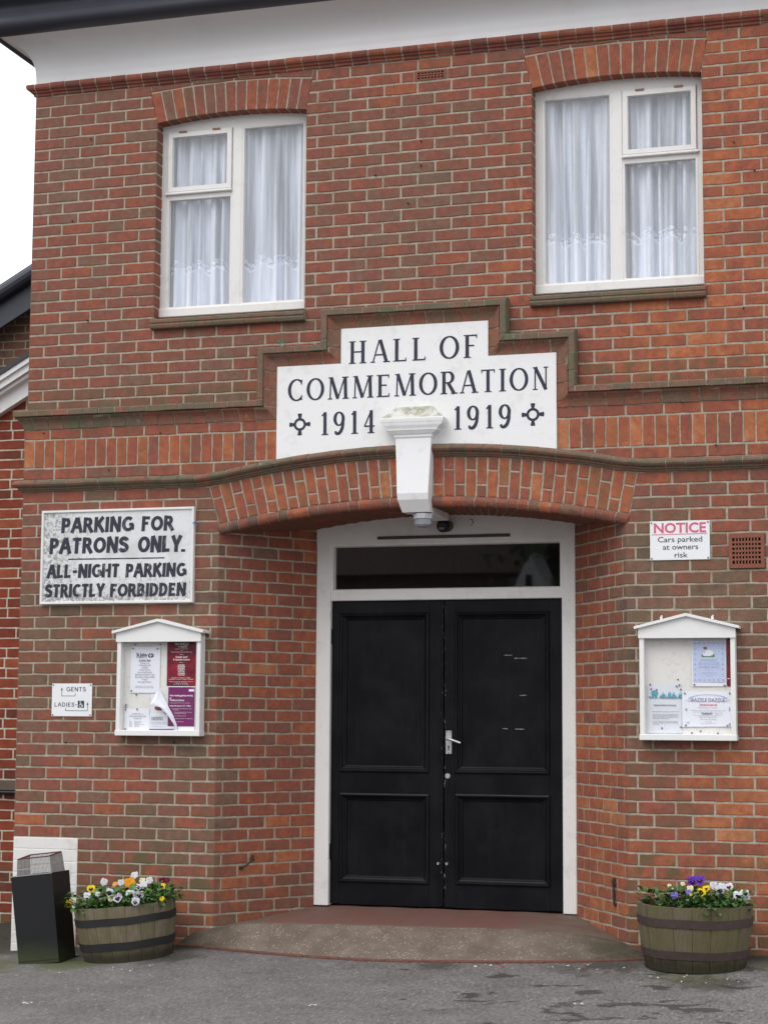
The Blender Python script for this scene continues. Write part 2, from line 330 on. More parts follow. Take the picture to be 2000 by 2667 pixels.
OPPB = simple('dark_red_brick_far', (.085, .055, .055), .9, .1, sc=3); OPPT = simple('brown_tile_far', (.085, .06, .058), .9, .1, sc=6); WBOARD = simple('white_weatherboard', (.30, .30, .31), .7)
BARK = simple('dark_bark', (.06, .045, .03), .9); CROWN = simple('dark_foliage', (.03, .055, .018), .8, .2, var=.5)

# ------------------------------------------------------------------ mesh builder
class MB:
    def __init__(s): s.v = []; s.f = []; s.m = []; s.c = []; s.col = (.5, 0, .5); s.mi = 0
    def vert(s, p): s.v.append(tuple(p)); return len(s.v) - 1
    def face(s, ids, mi=None): s.f.append(tuple(ids)); s.m.append(s.mi if mi is None else mi); s.c.append(s.col)
    def poly(s, pts, mi=None): s.face([s.vert(p) for p in pts], mi)
    def box(s, a, b, mi=None):
        (x0, y0, z0), (x1, y1, z1) = a, b
        i = [s.vert(q) for q in ((x0, y0, z0), (x1, y0, z0), (x1, y1, z0), (x0, y1, z0), (x0, y0, z1), (x1, y0, z1), (x1, y1, z1), (x0, y1, z1))]
        for q in ((0, 3, 2, 1), (4, 5, 6, 7), (0, 1, 5, 4), (1, 2, 6, 5), (2, 3, 7, 6), (3, 0, 4, 7)): s.face([i[k] for k in q], mi)
    def cbox(s, a, b, c=.003, mi=None):      # box with chamfered edges
        bm = bmesh.new(); bmesh.ops.create_cube(bm, size=1)
        ce = [(a[k] + b[k]) / 2 for k in range(3)]; d = [abs(b[k] - a[k]) for k in range(3)]
        for v in bm.verts: v.co = V([ce[k] + v.co[k] * d[k] for k in range(3)])
        bmesh.ops.bevel(bm, geom=bm.edges[:], offset=min(c, min(d) * .45), segments=1, affect='EDGES')
        s.addbm(bm, mi)
    def addbm(s, bm, mi=None, mx=None):
        bm.verts.ensure_lookup_table(); o = len(s.v)
        for v in bm.verts: s.v.append(tuple(mx @ v.co if mx else v.co))
        for f in bm.faces: s.face([o + v.index for v in f.verts], mi)
        bm.free()
    def prism(s, pts, d, mi=None):            # polygon (3D, planar) extruded by vector d
        d = V(d); n = len(pts); a = [s.vert(p) for p in pts]; b = [s.vert(V(p) + d) for p in pts]
        s.face(a[::-1], mi); s.face(b, mi)
        for i in range(n): j = (i + 1) % n; s.face((a[i], a[j], b[j], b[i]), mi)
    def tube(s, pts, r, n=8, mi=None, cap=True):
        rings = []; pts = [V(p) for p in pts]
        for i, p in enumerate(pts):
            d = (pts[min(i + 1, len(pts) - 1)] - pts[max(i - 1, 0)]).normalized()
            a = d.cross(V((0, 0, 1)) if abs(d.z) < .9 else V((1, 0, 0))).normalized(); b = d.cross(a)
            rr = r[i] if isinstance(r, (list, tuple)) else r
            rings.append([s.vert(p + a * rr * math.cos(2 * PI * k / n) + b * rr * math.sin(2 * PI * k / n)) for k in range(n)])
        for i in range(len(rings) - 1):
            for k in range(n): s.face((rings[i][k], rings[i][(k + 1) % n], rings[i + 1][(k + 1) % n], rings[i + 1][k]), mi)
        if cap: s.face(rings[0][::-1], mi); s.face(rings[-1], mi)
    def build(s, name, mats, parent=None, smooth=False, bevel=None):
        me = bpy.data.meshes.new(name); me.from_pydata(s.v, [], s.f)
        if not isinstance(mats, (list, tuple)): mats = [mats]
        for x in mats: me.materials.append(x)
        if len(mats) > 1: me.polygons.foreach_set('material_index', s.m)
        at = me.color_attributes.new('tint', 'FLOAT_COLOR', 'CORNER'); buf = []
        for f, c in zip(s.f, s.c): buf.extend((c[0], c[1], c[2], 1.0) * len(f))
        at.data.foreach_set('color', buf)
        if smooth: me.polygons.foreach_set('use_smooth', [True] * len(s.f))
        me.update(); o = bpy.data.objects.new(name, me); COL.objects.link(o)
        if parent: o.parent = parent
        if bevel:
            md = o.modifiers.new('bevel', 'BEVEL'); md.width = bevel; md.segments = 2; md.limit_method = 'ANGLE'
        return o
def thing(name, label, cat, loc=(0, 0, 0), rot=(0, 0, 0), group=None):
    o = bpy.data.objects.new(name, None); COL.objects.link(o); o.location = loc; o.rotation_euler = rot
    o.empty_display_size = .1; return tag(o, label, cat, group)
def tag(o, label, cat, group=None):
    o['label'] = label; o['category'] = cat
    if group: o['group'] = group
    return o

# ------------------------------------------------------------------ brickwork
class Frame:     # plane with origin, u, v and outward normal
    def __init__(s, O, U, Vv, N): s.O, s.U, s.V, s.N = V(O), V(U), V(Vv), V(N)
    def p(s, u, v, n=0): return s.O + s.U * u + s.V * v + s.N * n
J = .0052        # half a joint
def brick(mb, F, q, tint, depth=.009, jit=.0019, inset=.0032, proud=None, mi=0, fine=.045):
    """q: bl, br, tr, tl in (u, v).  One brick with slightly ragged, rounded arrises."""
    pr = random.uniform(-.0012, .0012) if proud is None else proud
    q = [V((a, b)) for a, b in q]; out = []; nrm = []
    ce = (q[0] + q[1] + q[2] + q[3]) / 4
    for i in range(4):
        a, b = q[i], q[(i + 1) % 4]; e = b - a; L = e.length
        if L < 1e-5: continue
        n = V((-e.y, e.x)) / L; pn = q[i] - q[i - 1]
        n0 = V((-pn.y, pn.x)).normalized() if pn.length > 1e-6 else n
        k = max(1, int(L / fine))
        for j in range(k):
            t = j / k; p = a + e * t
            if j == 0: out.append(p + (n + n0) * (.0008 + random.random() * .0012)); nrm.append(n + n0)
            else: out.append(p + n * random.uniform(-jit, jit)); nrm.append(n)
    old = mb.col; mb.col = tint; k = len(out)
    A = [mb.vert(F.p(o.x, o.y, -depth)) for o in out]; B = [mb.vert(F.p(o.x, o.y, pr - .0022)) for o in out]
    Cc = [mb.vert(F.p(o.x + n.x * inset, o.y + n.y * inset, pr)) for o, n in zip(out, nrm)]
    for i in range(k):
        j = (i + 1) % k; mb.face((A[i], A[j], B[j], B[i]), mi); mb.face((B[i], B[j], Cc[j], Cc[i]), mi)
    mb.face(Cc, mi); mb.col = old
def tintat(X, Z, base=None):
    """brick colour: burnt brown, crimson or orange, as the courses of the wall vary"""
    r = random.gauss(.485, .07 if Z > 2.9 else .10)
    r += .20 * max(0, min(1, (X - 3.2) / 1.4)) * (1 if Z > 3.2 or Z < 1.35 else .35)
    if Z > 3.4: r -= .09 * max(0, min(1, (2.6 - X) / 1.2))
    brown = math.exp(-((X - .55) / .75) ** 2 - ((Z - 1.95) / .65) ** 2) + 1.35 * math.exp(-((X - 4.5) / .6) ** 2 - ((Z - 2.15) / .5) ** 2) + .35 * math.exp(-((X - 2.6) / .7) ** 2 - ((Z - 4.8) / .8) ** 2)
    if 1.0 < Z < 2.75: brown += .55 * (math.exp(-((X - 1.22) / .2) ** 2) + math.exp(-((X - 4.2) / .22) ** 2))
    r -= .26 * min(1.15, brown)
    g = random.random() * .25 + .35 * min(1, brown)
    g += .5 * max(0, 1 - abs(Z - .2) / .45) * random.random() * 1.4
    g += .9 * random.random() * (math.exp(-((X - 1.1) / .5) ** 2 - ((Z - .55) / .35) ** 2) + math.exp(-((X - 4.15) / .3) ** 2 - ((Z - .6) / .6) ** 2) + math.exp(-((X - 4.75) / .4) ** 2 - ((Z - .35) / .3) ** 2))
    r -= .12 * math.exp(-((X - 1.1) / .6) ** 2 - ((Z - .6) / .4) ** 2)
    if 3.4 < Z < 3.6: g += .5
    return (max(0, min(1, r)), max(0, min(1, g)), random.random())
def course(mb, F, z0, z1, iv, per0, per=.225, tf=tintat, mo=1, bi=0, world=None, mrec=.0035):
    """one course of stretchers between z0, z1.  iv: list of (left_bottom, left_top, right_bottom, right_top)"""
    for lb, lt, rb, rt in iv:
        oc = mb.col; mb.col = (.5, 0, random.random())
        mb.face([mb.vert(F.p(*x, -mrec)) for x in ((lb, z0), (rb, z0), (rt, z1), (lt, z1))], mo); mb.col = oc
        lm, rm = (lb + lt) / 2, (rb + rt) / 2
        cuts = []; x = per0
        while x > lm: x -= per
        while x < rm + per:
            if lm + .035 < x < rm - .035: cuts.append(x + random.uniform(-.004, .004))
            x += per
        e = [None] + cuts + [None]
        for i in range(len(e) - 1):
            dz0, dz1 = random.uniform(-.0012, .0012), random.uniform(-.0012, .0012)
            a, b = z0 + J + dz0, z1 - J + dz1
            k0, k1 = (a - z0) / (z1 - z0), (b - z0) / (z1 - z0)
            l0, l1 = (lb + (lt - lb) * k0, lb + (lt - lb) * k1) if e[i] is None else (e[i] + J, e[i] + J)
            q0, q1 = (rb + (rt - rb) * k0, rb + (rt - rb) * k1) if e[i + 1] is None else (e[i + 1] - J, e[i + 1] - J)
            w = F.p((l0 + q0) / 2, (a + b) / 2)
            brick(mb, F, ((l0, a), (q0, a + random.uniform(-.001, .001)), (q1, b), (l1, b)), tf(w.x, w.z), mi=bi)
def sweep(mb, path, prof, K, blk=None, gap=.007, tf=None, mi=0, mo=1, smitre=0, emitre=0, phase=0.0, core=.93):
    """moulded bricks: profile [(a, b)] pushed along a planar path; a along K x dir, b along K"""
    path = [V(p) for p in path]; K = V(K); n = len(path)
    dirs = [(path[i + 1] - path[i]).normalized() for i in range(n - 1)]
    S = [0.0]
    for i in range(n - 1): S.append(S[-1] + (path[i + 1] - path[i]).length)
    def ring(s, sc=1.0, mitre=True):
        i = 0
        while i < n - 2 and s > S[i + 1] - 1e-9: i += 1
        nr = K.cross(dirs[i]); P = path[i] + dirs[i] * (s - S[i]); m = nr; sh = 0
        for j in range(1, n - 1):
            if abs(s - S[j]) < 1e-6:
                a, b = K.cross(dirs[j - 1]), K.cross(dirs[j]); m = (a + b) / max(.15, 1 + a.dot(b)); P = path[j]
        if s < 1e-6 and smitre: sh = -smitre
        if s > S[-1] - 1e-6 and emitre: sh = emitre
        d = dirs[i]; ca = sum(a for a, b in prof) / len(prof)
        if abs(K.z) > .5: return [mb.vert(P + m * (a if sc == 1 else min(0, a + .004)) + K * b) for a, b in prof]
        out = []
        for a, b in prof:
            aa = ca + (a - ca) * sc; q = P + m * aa + K * (b if sc == 1 else b - .0045 * (b > .0)) + d * (sh * b)
            if m is nr:                                  # never run past the mitre of a neighbouring corner
                if i + 1 < n - 1:
                    e = K.cross(dirs[i + 1]); mm = (nr + e) / max(.15, 1 + nr.dot(e)); q -= d * max(0, s - (S[i + 1] + aa * mm.dot(d)))
                if i > 0:
                    e = K.cross(dirs[i - 1]); mm = (nr + e) / max(.15, 1 + nr.dot(e)); q += d * max(0, (S[i] + aa * mm.dot(d)) - s)
            out.append(mb.vert(q))
        return out
    def seg(s0, s1, sc, m_, cap=True):
        st = [s0] + [x for x in S[1:-1] if s0 + 1e-6 < x < s1 - 1e-6] + [s1]
        rg = [ring(x, sc) for x in st]
        for a, b in zip(rg, rg[1:]):
            for k in range(len(prof) - 1): mb.face((a[k], b[k], b[k + 1], a[k + 1]), m_)
        if cap: mb.face(rg[0], m_); mb.face(rg[-1][::-1], m_)
    if not blk:
        seg(0, S[-1], 1.0, mi); return
    seg(0, S[-1], core, mo)
    s = -blk * phase
    while s < S[-1]:
        a, b = max(0, s + gap / 2 if s > 0 else 0), min(S[-1], s + blk - gap / 2)
        if S[-1] - b < .02: b = S[-1]
        if b - a > .012:
            mid = path[0]
            for i in range(n - 1):
                if S[i] <= (a + b) / 2 <= S[i + 1]: mid = path[i] + dirs[i] * ((a + b) / 2 - S[i])
            o = mb.col; mb.col = tf(mid.x, mid.z) if tf else (random.random(), .3, random.random()); v0 = len(mb.v); seg(a, b, 1.0, mi); mb.col = o
            j = V((random.uniform(-.0012, .0012), random.uniform(-.0018, .0018), random.uniform(-.0012, .0012)))
            for q in range(v0, len(mb.v)): mb.v[q] = tuple(V(mb.v[q]) + j + V([random.uniform(-.0006, .0006) for _ in range(3)]))
        if b >= S[-1]: break
        s += blk

HALL = thing('brick_hall', 'two storey red brick hall with white coved eaves and stepped white name panel', 'building', (2.69, 0, 0))
def part(mb, name, mats, par=None, **kw):
    o = mb.build(name, mats, None, **kw); par = par or HALL; o.parent = par
    bpy.context.view_layer.update(); o.matrix_parent_inverse = par.matrix_world.inverted(); return o
bpy.context.view_layer.update()

XR = 5.38                                   # right corner of the front
Z0 = 5.6                                    # top bed of the upper wall
YL = -.03                                   # face of the projecting lower wall
WL, WR = (.9, 1.948), (3.437, 4.489)        # window openings
F_up = Frame((0, 0, 0), (1, 0, 0), (0, 0, 1), (0, -1, 0)); F_lo = Frame((0, YL, 0), (1, 0, 0), (0, 0, 1), (0, -1, 0))
PCX = 2.689                                 # axis of the name panel
LABEL = [(0, 3.305), (1.785, 3.305), (1.785, 3.643), (2.212, 3.643), (2.212, 3.866), (3.166, 3.866), (3.166, 3.643), (3.593, 3.643), (3.593, 3.305), (XR, 3.305)]
ARX = 2.703; RE, RI = 6.6, 6.16             # entrance arch: axis and radii
def zext(x): return 3.032 - (RE - math.sqrt(RE * RE - (x - ARX) ** 2))       # back of the arch ring
def zint(x): return 2.784 - (RI - math.sqrt(RI * RI - (x - ARX) ** 2))       # face soffit of the ring
wall = MB()
# --- upper wall
def skew(o, z):     # sides of a window arch block at height z (springing 5.338, top 5.585)
    k = (z - 5.338) / .247; return (o[0] - .052 * k, o[1] + .04 * k)
def label_x(z):     # half-extent hidden behind the stepped label at height z
    if z < 3.77: return (1.66, 3.72)
    if z < 3.995: return (2.088, 3.29)
    return None
for nrow in range(1, 30):
    z1, z0 = Z0 - .075 * (nrow - 1), Z0 - .075 * nrow
    per0 = .22 if nrow % 2 else .11
    ex = []
    for o in (WL, WR):
        if z0 >= 5.338 - .02: a, b = skew(o, z0), skew(o, z1); ex.append((a[0], b[0], a[1], b[1]))
        elif z1 > 4.01: ex.append((o[0], o[0], o[1], o[1]))
    zm = z0 + .004; l = label_x(zm)
    if l: ex.append((l[0], l[0], l[1], l[1]))
    if nrow == 2: ex.append((2.668, 2.668, 2.893, 2.893))
    ex.sort(); iv = []; cb, ct = 0.0, 0.0
    for a, b, c_, d_ in ex:
        iv.append((cb, ct, a, b)); cb, ct = c_, d_
    iv.append((cb, ct, XR, XR))
    course(wall, F_up, z0, z1, iv, per0)
    if z0 < 3.997 < z1 - .01: course(wall, F_up, 3.999, z1, [(2.088, 2.088, 3.29, 3.29)], per0)
    if z0 < 3.775 < z1 - .01:
        for a, b in ((1.66, 2.088), (3.29, 3.72)): course(wall, F_up, 3.776, z1, [(a, a, b, b)], per0)
# reveals of the two windows (left jamb shows its face)
for o in (WL, WR):
    for side in (0, 1):
        Fj = Frame((o[side], 0, 0), (0, 1, 0) if side == 0 else (0, -1, 0), (0, 0, 1), (1, 0, 0) if side == 0 else (-1, 0, 0))
        ua, ub = (0, .115) if side == 0 else (-.115, 0)
        for nrow in range(4, 23):
            z1, z0 = Z0 - .075 * (nrow - 1), Z0 - .075 * nrow
            z1 = min(z1, 5.338)
            if z1 - z0 < .02 or z1 < 4.0: continue
            wall.face([wall.vert(Fj.p(*x, -.0035)) for x in ((ua, z0), (ub, z0), (ub, z1), (ua, z1))], 1)
            brick(wall, Fj, ((ua, z0 + J), (ub, z0 + J), (ub, z1 - J), (ua, z1 - J)), tintat(o[side], z0), fine=.06)
# --- the band of plain and soldier courses under the stepped label
for (za, zb) in ((3.235, 3.305), (2.967, 3.045)):
    for i, iv in enumerate(((0, 1.785), (3.593, XR))):
        course(wall, F_lo, za, zb, [(iv[0], iv[0], iv[1], iv[1])], .19 if za > 3.1 else .225)
for xa, xb in ((0, 1.785), (3.593, XR)):
    wall.face([wall.vert(F_lo.p(*x, -.0035)) for x in ((xa, 3.045), (xb, 3.045), (xb, 3.235), (xa, 3.235))], 1)
    nb = round((xb - xa) / .0745); wdt = (xb - xa) / nb
    for i in range(nb):
        a, b = xa + i * wdt, xa + (i + 1) * wdt; dx = random.uniform(-.001, .001)
        t_ = (min(1, max(0, random.gauss(.68, .13))), random.random() * .3, random.random())
        brick(wall, F_lo, ((a + .004, 3.05), (b - .004, 3.05), (b - .004 + dx, 3.231), (a + .004 + dx, 3.231)), t_)
# --- brick faces between label and panel (inside the stepped frame there is only moulding), filler behind
def strip(a, b, z0, z1, y=0.0):
    wall.face([wall.vert((x, y, z)) for x, z in ((a, z0), (b, z0), (b, z1), (a, z1))], 1)
strip(-.0, 5.38, 2.86, 2.975, YL + .008); strip(0, 5.38, 5.57, 5.70, .008); strip(2.655, 2.905, 5.44, 5.535, .0036); strip(1.64, 3.74, 3.28, 3.79, .012); strip(2.06, 3.32, 3.79, 4.02, .012)
# --- lower wall, either side of the entrance
XA, XB = 1.398, 4.008                       # arrises of the splayed entrance
SP = math.hypot(1.838 - XA, .635 - YL); 
uL = V((1.838 - XA, .635 - YL, 0)).normalized(); uR = V((3.568 - XB, .635 - YL, 0)).normalized()
F_sl = Frame((XA, YL, 0), uL, (0, 0, 1), (uL.y, -uL.x, 0)); F_sr = Frame((XB, YL, 0), -uR, (0, 0, 1), (-uR.y, uR.x, 0))
def arch_l(z):   # left boundary of the arch block on the wall face
    if z >= 2.64: return 1.322 + (2.886 - z) / (2.886 - 2.64) * (1.393 - 1.322)
    return 1.398
def arch_r(z):
    if z >= 2.64: return 4.082 - (2.886 - z) / (2.886 - 2.64) * (4.082 - 4.034)
    return 4.008
def soff(u):    # height of the soffit springing along a splay
    return 2.585 + .08 * u / SP
def tint_splay(X, Z):
    t_ = tintat(X, Z); d = min(abs(X - XA), abs(X - XB))
    return (min(1, t_[0] + (.10 if d > .06 else .0)), t_[1] * .6, t_[2])
for k in range(1, 41):
    z1, z0 = 2.89 - .075 * (k - 1), 2.89 - .075 * k
    odd = k % 2 == 1
    course(wall, F_lo, z0, z1, [(0, 0, arch_l(z0), arch_l(z1))], .22 if odd else .107)
    course(wall, F_lo, z0, z1, [(arch_r(z0), arch_r(z1), XR, XR)], 4.065 if odd else 4.16)
    if z0 < 2.60:
        zt = min(z1, 2.595)
        if z1 <= 2.6:
            course(wall, F_sl, z0, z1, [(0, 0, SP, SP)], .18 if odd else .056, .208, tint_splay)
            course(wall, F_sr, z0, z1, [(-SP, -SP, 0, 0)], -.166 if odd else -.054, .208, tint_splay)
        else:
            for F, s in ((F_sl, 1), (F_sr, -1)):
                u0 = .12; ev = sorted((s * u0, s * SP)); course(wall, F, z0, z0 + .06, [(ev[0], ev[0], ev[1], ev[1])], .15 * s, .208, tint_splay)
for F, s in ((F_sl, 1), (F_sr, -1)):        # filler above the splays under the soffit
    a, b = sorted((0, s * SP)); wall.face([wall.vert(F.p(*x, -.0045)) for x in ((a, 2.5), (b, 2.5), (b, 2.72), (a, 2.72))], 1)
# --- left and right returns of the building
for F, L in ((Frame((0, 0, 0), (0, -1, 0), (0, 0, 1), (-1, 0, 0)), 1), (Frame((XR, 0, 0), (0, 1, 0), (0, 0, 1), (1, 0, 0)), -1)):
    for nrow in range(1, 80):
        z1, z0 = Z0 - .075 * (nrow - 1), Z0 - .075 * nrow
        if z0 < -.25: break
        u0, u1 = (-4.6, (.0 if z1 > 3.4 else -YL)) if L == 1 else ((0 if z1 > 3.4 else YL), 4.6)
        wall.face([wall.vert(F.p(*x, -.0035)) for x in ((u0, z0), (u1, z0), (u1, z1), (u0, z1))], 1)
        x = u0 + (.11 if nrow % 2 else 0)
        while x < u1 - .02:
            b = min(u1, x + .225)
            w_ = F.p(x, z0); tt = tintat(.3 if L == 1 else 4.6, z0)
            if b > u1 - 1.6 or L == -1 and x < 1.6: brick(wall, F, ((x + J, z0 + J), (b - J, z0 + J), (b - J, z1 - J), (x + J, z1 - J)), tt, fine=.12)
            x += .225
part(wall, 'wall', [BR, MO])

# --- flat segmental arches over the windows
for o in (WL, WR):
    ab = MB(); n = 15; wd = o[1] - o[0]
    tl, tr_ = o[0] - .052, o[1] + .04
    def lo(u): x = o[0] + wd * u; return (x, 5.338 + .036 * (1 - (2 * u - 1) ** 2))
    def hi(u): return (tl + (tr_ - tl) * u, 5.548 + .030 * (1 - (2 * u - 1) ** 2))
    N = 30
    for i in range(N):                       # mortar body behind the voussoirs
        a, b = i / N, (i + 1) / N
        P = [lo(a), lo(b), hi(b), hi(a)]; P[0] = (P[0][0], P[0][1] + .004); P[1] = (P[1][0], P[1][1] + .004)
        ab.prism([(x, .0035, z) for x, z in P], (0, .112, 0), 1)
        ab.face([ab.vert((x, .004, z)) for x, z in (hi(a), hi(b), (hi(b)[0], 5.6), (hi(a)[0], 5.6))], 1)
    for i in range(n):
        a, b = i / n, (i + 1) / n; g = .0045 / wd
        P = [lo(a + g), lo(b - g), hi(b - g), hi(a + g)]
        P[2] = (P[2][0], P[2][1] - .004); P[3] = (P[3][0], P[3][1] - .004)
        br = random.gauss(.62 if o is WR else .47, .13)
        brick(ab, F_up, P, (max(0, min(1, br)), random.random() * .25, random.random()), depth=.112)
    for (ua, ub) in ((.0, .26), (.26, .52), (.52, .78), (.78, 1.0)):   # thin cut bricks above
        if hi(ua)[1] < 5.595: brick(ab, F_up, ((hi(ua)[0] + .004, hi(ua)[1] + .006), (hi(ub)[0] - .004, hi(ub)[1] + .006), (hi(ub)[0] - .004, 5.597), (hi(ua)[0] + .004, 5.597)), (.45, .2, random.random()), fine=.08)
    part(ab, 'brick_arch', [BR, MO])

# --- entrance arch: two-brick bonded ring, rolled edge, splayed soffit
ar = MB(); n = 39
def ring_pt(t, top):
    xl, xr = (1.325, 4.080) if top else (1.396, 4.032)
    x = xl + (xr - xl) * t; return (x, zext(x) if top else zint(x))
N = 60
for i in range(N):
    a, b = i / N, (i + 1) / N
    ar.face([ar.vert((x, YL + .0035, z)) for x, z in (ring_pt(a, 0), ring_pt(b, 0), ring_pt(b, 1), ring_pt(a, 1))], 1)
def lerp2(p, q, k): return (p[0] + (q[0] - p[0]) * k, p[1] + (q[1] - p[1]) * k)
for i in range(n):
    a, b = (i + .07) / n, (i + .93) / n
    L0, L1, H0, H1 = ring_pt(a, 0), ring_pt(b, 0), ring_pt(a, 1), ring_pt(b, 1)
    ks = (0, .67, 1) if i % 2 == 0 else (0, .30, 1)
    for k0, k1 in zip(ks, ks[1:]):
        e0, e1 = k0 + (.016 if k0 > 0 else .004), k1 - (.016 if k1 < 1 else .012)
        light = (i % 2 == 0) == (k0 == 0)
        tt = random.gauss(.66 if light else .36, .1) if k1 - k0 > .5 else random.gauss(.50 if k0 else .58, .1)
        brick(ar, F_lo, (lerp2(L0, H0, e0), lerp2(L1, H1, e0), lerp2(L1, H1, e1), lerp2(L0, H0, e1)), (max(0, min(1, tt)), random.random() * .45, random.random()))
path = []
for i in range(41):
    x = 1.405 + (4.015 - 1.405) * i / 40; path.append((x, YL, zint(x) - .066))
roll = [(.066, -.02), (.064, -.004), (.058, .006), (.048, .012), (.034, .014), (.02, .010), (.008, .002), (.0, -.014), (.0, -.04)]
sweep(ar, path, roll, (0, -1, 0), .0672, .006, lambda x, z: (random.gauss(.4, .15), .1, random.random()), 0, 1, core=.95)
NU, NV = 40, 3                               # soffit, ruled between the front edge and the door head
def sof(u, v):
    t = 2 * u - 1; xf = ARX + 1.29 * t; zf = zint(xf) - .062
    xb = ARX + .868 * t; zb = 2.735 - .075 * t * t
    return V((xf + (xb - xf) * v, YL + .03 + (.64 - YL - .03) * v, zf + (zb - zf) * v))
for i in range(NU):
    a, b = i / NU, (i + 1) / NU
    ar.face([ar.vert(sof(x, y) + V((0, 0, .005))) for x, y in ((a, 0), (a, 1), (b, 1), (b, 0))], 1)
    cuts = (0, .22, .58, .95) if i % 2 else (0, .38, .74, 1.0)
    for v0, v1 in zip(cuts, cuts[1:]):
        A, B, C_, D = sof(a + .0015, v0 + .008), sof(b - .0015, v0 + .008), sof(b - .0015, v1 - .008), sof(a + .0015, v1 - .008)
        U = (B - A).normalized(); Nn = U.cross(V((0, 1, 0))).normalized(); Nn = -Nn if Nn.z > 0 else Nn; Vv = (D - A); Vv -= U * Vv.dot(U); Vv.normalize()
        F = Frame(A, U, Vv, Nn)
        brick(ar, F, [((x - A).dot(U), (x - A).dot(Vv)) for x in (A, B, C_, D)], (random.gauss(.4, .12), .3, random.random()), depth=.004, fine=.12)
part(ar, 'entrance_arch', [BR, MO])

# --- moulded courses
mossy = lambda x, z: (random.random() * .55, (.25 if z > 3.97 else .5) + .45 * random.random(), random.random())
redm = lambda x, z: (max(0, min(1, random.gauss(.5, .22))), .15 * random.random(), random.random())
sc_ = MB()
led = [(.078, -.01), (.081, .052), (.085, .060), (.116, .060), (.123, .054), (.130, .02), (.131, -.01)]
cym = [(0, -.005), (0, .005), (.012, .007), (.026, .010), (.042, .016), (.056, .026), (.068, .040), (.078, .050), (.080, -.01)]
lp = [(x, YL, z) for x, z in LABEL]
mixt = lambda x, z: (max(.1, min(1, random.gauss(.30 if x < .9 and z < 3.4 else .68, .14))), max(.05, random.gauss(.85 if x < .9 and z < 3.4 else .55 if (z > 3.85 or x > 4.3) else .22, .15)), random.random())
sweep(sc_, lp, led, (0, -1, 0), .1125, .008, mossy, 0, 1, smitre=1)
sweep(sc_, lp, cym, (0, -1, 0), .1125, .008, mixt, 0, 1, smitre=1, phase=.4)
lp2 = [(0, 4.5, 3.305), (0, YL, 3.305)]
sweep(sc_, lp2, led, (-1, 0, 0), .1125, .006, mossy, 0, 1, emitre=0); sweep(sc_, lp2, cym, (-1, 0, 0), .1125, .006, mossy, 0, 1)
part(sc_, 'string_course', [BRM, MOM])
am = MB()
xs = [-.0] + [i * .12 for i in range(1, 10)] + [1.22 + i * .045 for i in range(67)] + [4.3, 4.6, 5.0, XR]
def zlab(x):
    d = abs(x - ARX)
    base = 2.89
    arcz = zext(x)
    if d > 1.46: return base
    if d > 1.29:                             # easing from the level course into the curve
        k = (1.46 - d) / .17; return base + (zext(ARX + 1.29) - base) * k * k * (3 - 2 * k) * .8 + .2 * k * (zext(ARX + 1.29) - base)
    return arcz
apath = [(x, YL, zlab(x) + .001) for x in xs]
m2p = [(0, -.005), (0, .012), (.010, .015), (.013, .026), (.022, .027), (.024, .034), (.032, .048), (.044, .056), (.056, .055), (.067, .044), (.075, .026), (.078, -.005)]
sweep(am, apath, m2p, (0, -1, 0), .1125, .006, lambda x, z: (random.random() * .65, .35 + .5 * random.random(), random.random()), 0, 1, smitre=1)
sweep(am, [(0, 4.5, 2.89), (0, YL, 2.89)], m2p, (-1, 0, 0), .1125, .006, mossy, 0, 1)
part(am, 'arch_moulding', [BRM, MOM], smooth=False)
co = MB()
cop = [(0, .0), (-.010, .006), (-.012, .020), (-.024, .024), (-.030, .036), (-.042, .040), (-.050, .052), (-.052, .066), (-.046, .078), (0, .082)]
cop = [(a, b) for a, b in cop]
sweep(co, [(0, 4.6, Z0), (0, 0, Z0), (XR, 0, Z0)], cop, (0, 0, 1), .1125, .009, redm, 0, 1)
part(co, 'brick_cornice', [BRT, MO])

# --- coved eaves, gutter and roof
cv = MB(); cvp = [(0, .082)]
for i in range(1, 4): cvp.append((-.0005 * i, .082 + .02 * i))
for i in range(0, 17):
    a = i / 16 * PI / 2
    cvp.append((-(.003 + .195 * (1 - math.cos(a))), .15 + .228 * math.sin(a)))
cvp = [(a, b) for a, b in cvp]
EAV = [(0, 4.6, Z0), (0, 0, Z0), (XR, 0, Z0), (XR, 4.6, Z0)]
sweep(cv, EAV, cvp, (0, 0, 1)); part(cv, 'eaves_cove', [WHC], smooth=True)
gu = MB()
gp = [(-.185, .376), (-.196, .372), (-.215, .372), (-.232, .376), (-.255, .392), (-.270, .415), (-.277, .442), (-.274, .468), (-.262, .492), (-.250, .512), (-.246, .535), (-.254, .560), (-.275, .585), (-.300, .600), (-.308, .612), (-.308, .632), (-.298, .634)]
sweep(gu, EAV, gp, (0, 0, 1)); part(gu, 'gutter', [GUT], smooth=True)
rf = MB()
for a, b, c_, d_ in (((-.28, -.28), (XR + .28, -.28), (XR - 2, 2.2), (2, 2.2)), ((-.28, 4.8), (-.28, -.28), (2, 2.2), (2, 4.8)), ((XR + .28, -.28), (XR + .28, 4.8), (XR - 2, 4.8), (XR - 2, 2.2))):
    rf.poly([(a[0], a[1], 6.22), (b[0], b[1], 6.22), (c_[0], c_[1], 7.7), (d_[0], d_[1], 7.7)])
rf.poly([(2, 2.2, 7.7), (XR - 2, 2.2, 7.7), (XR - 2, 4.8, 7.7), (2, 4.8, 7.7)])
part(rf, 'roof', [SLATE])
rm = MB()                                    # rooms behind the windows and lobby behind the transom
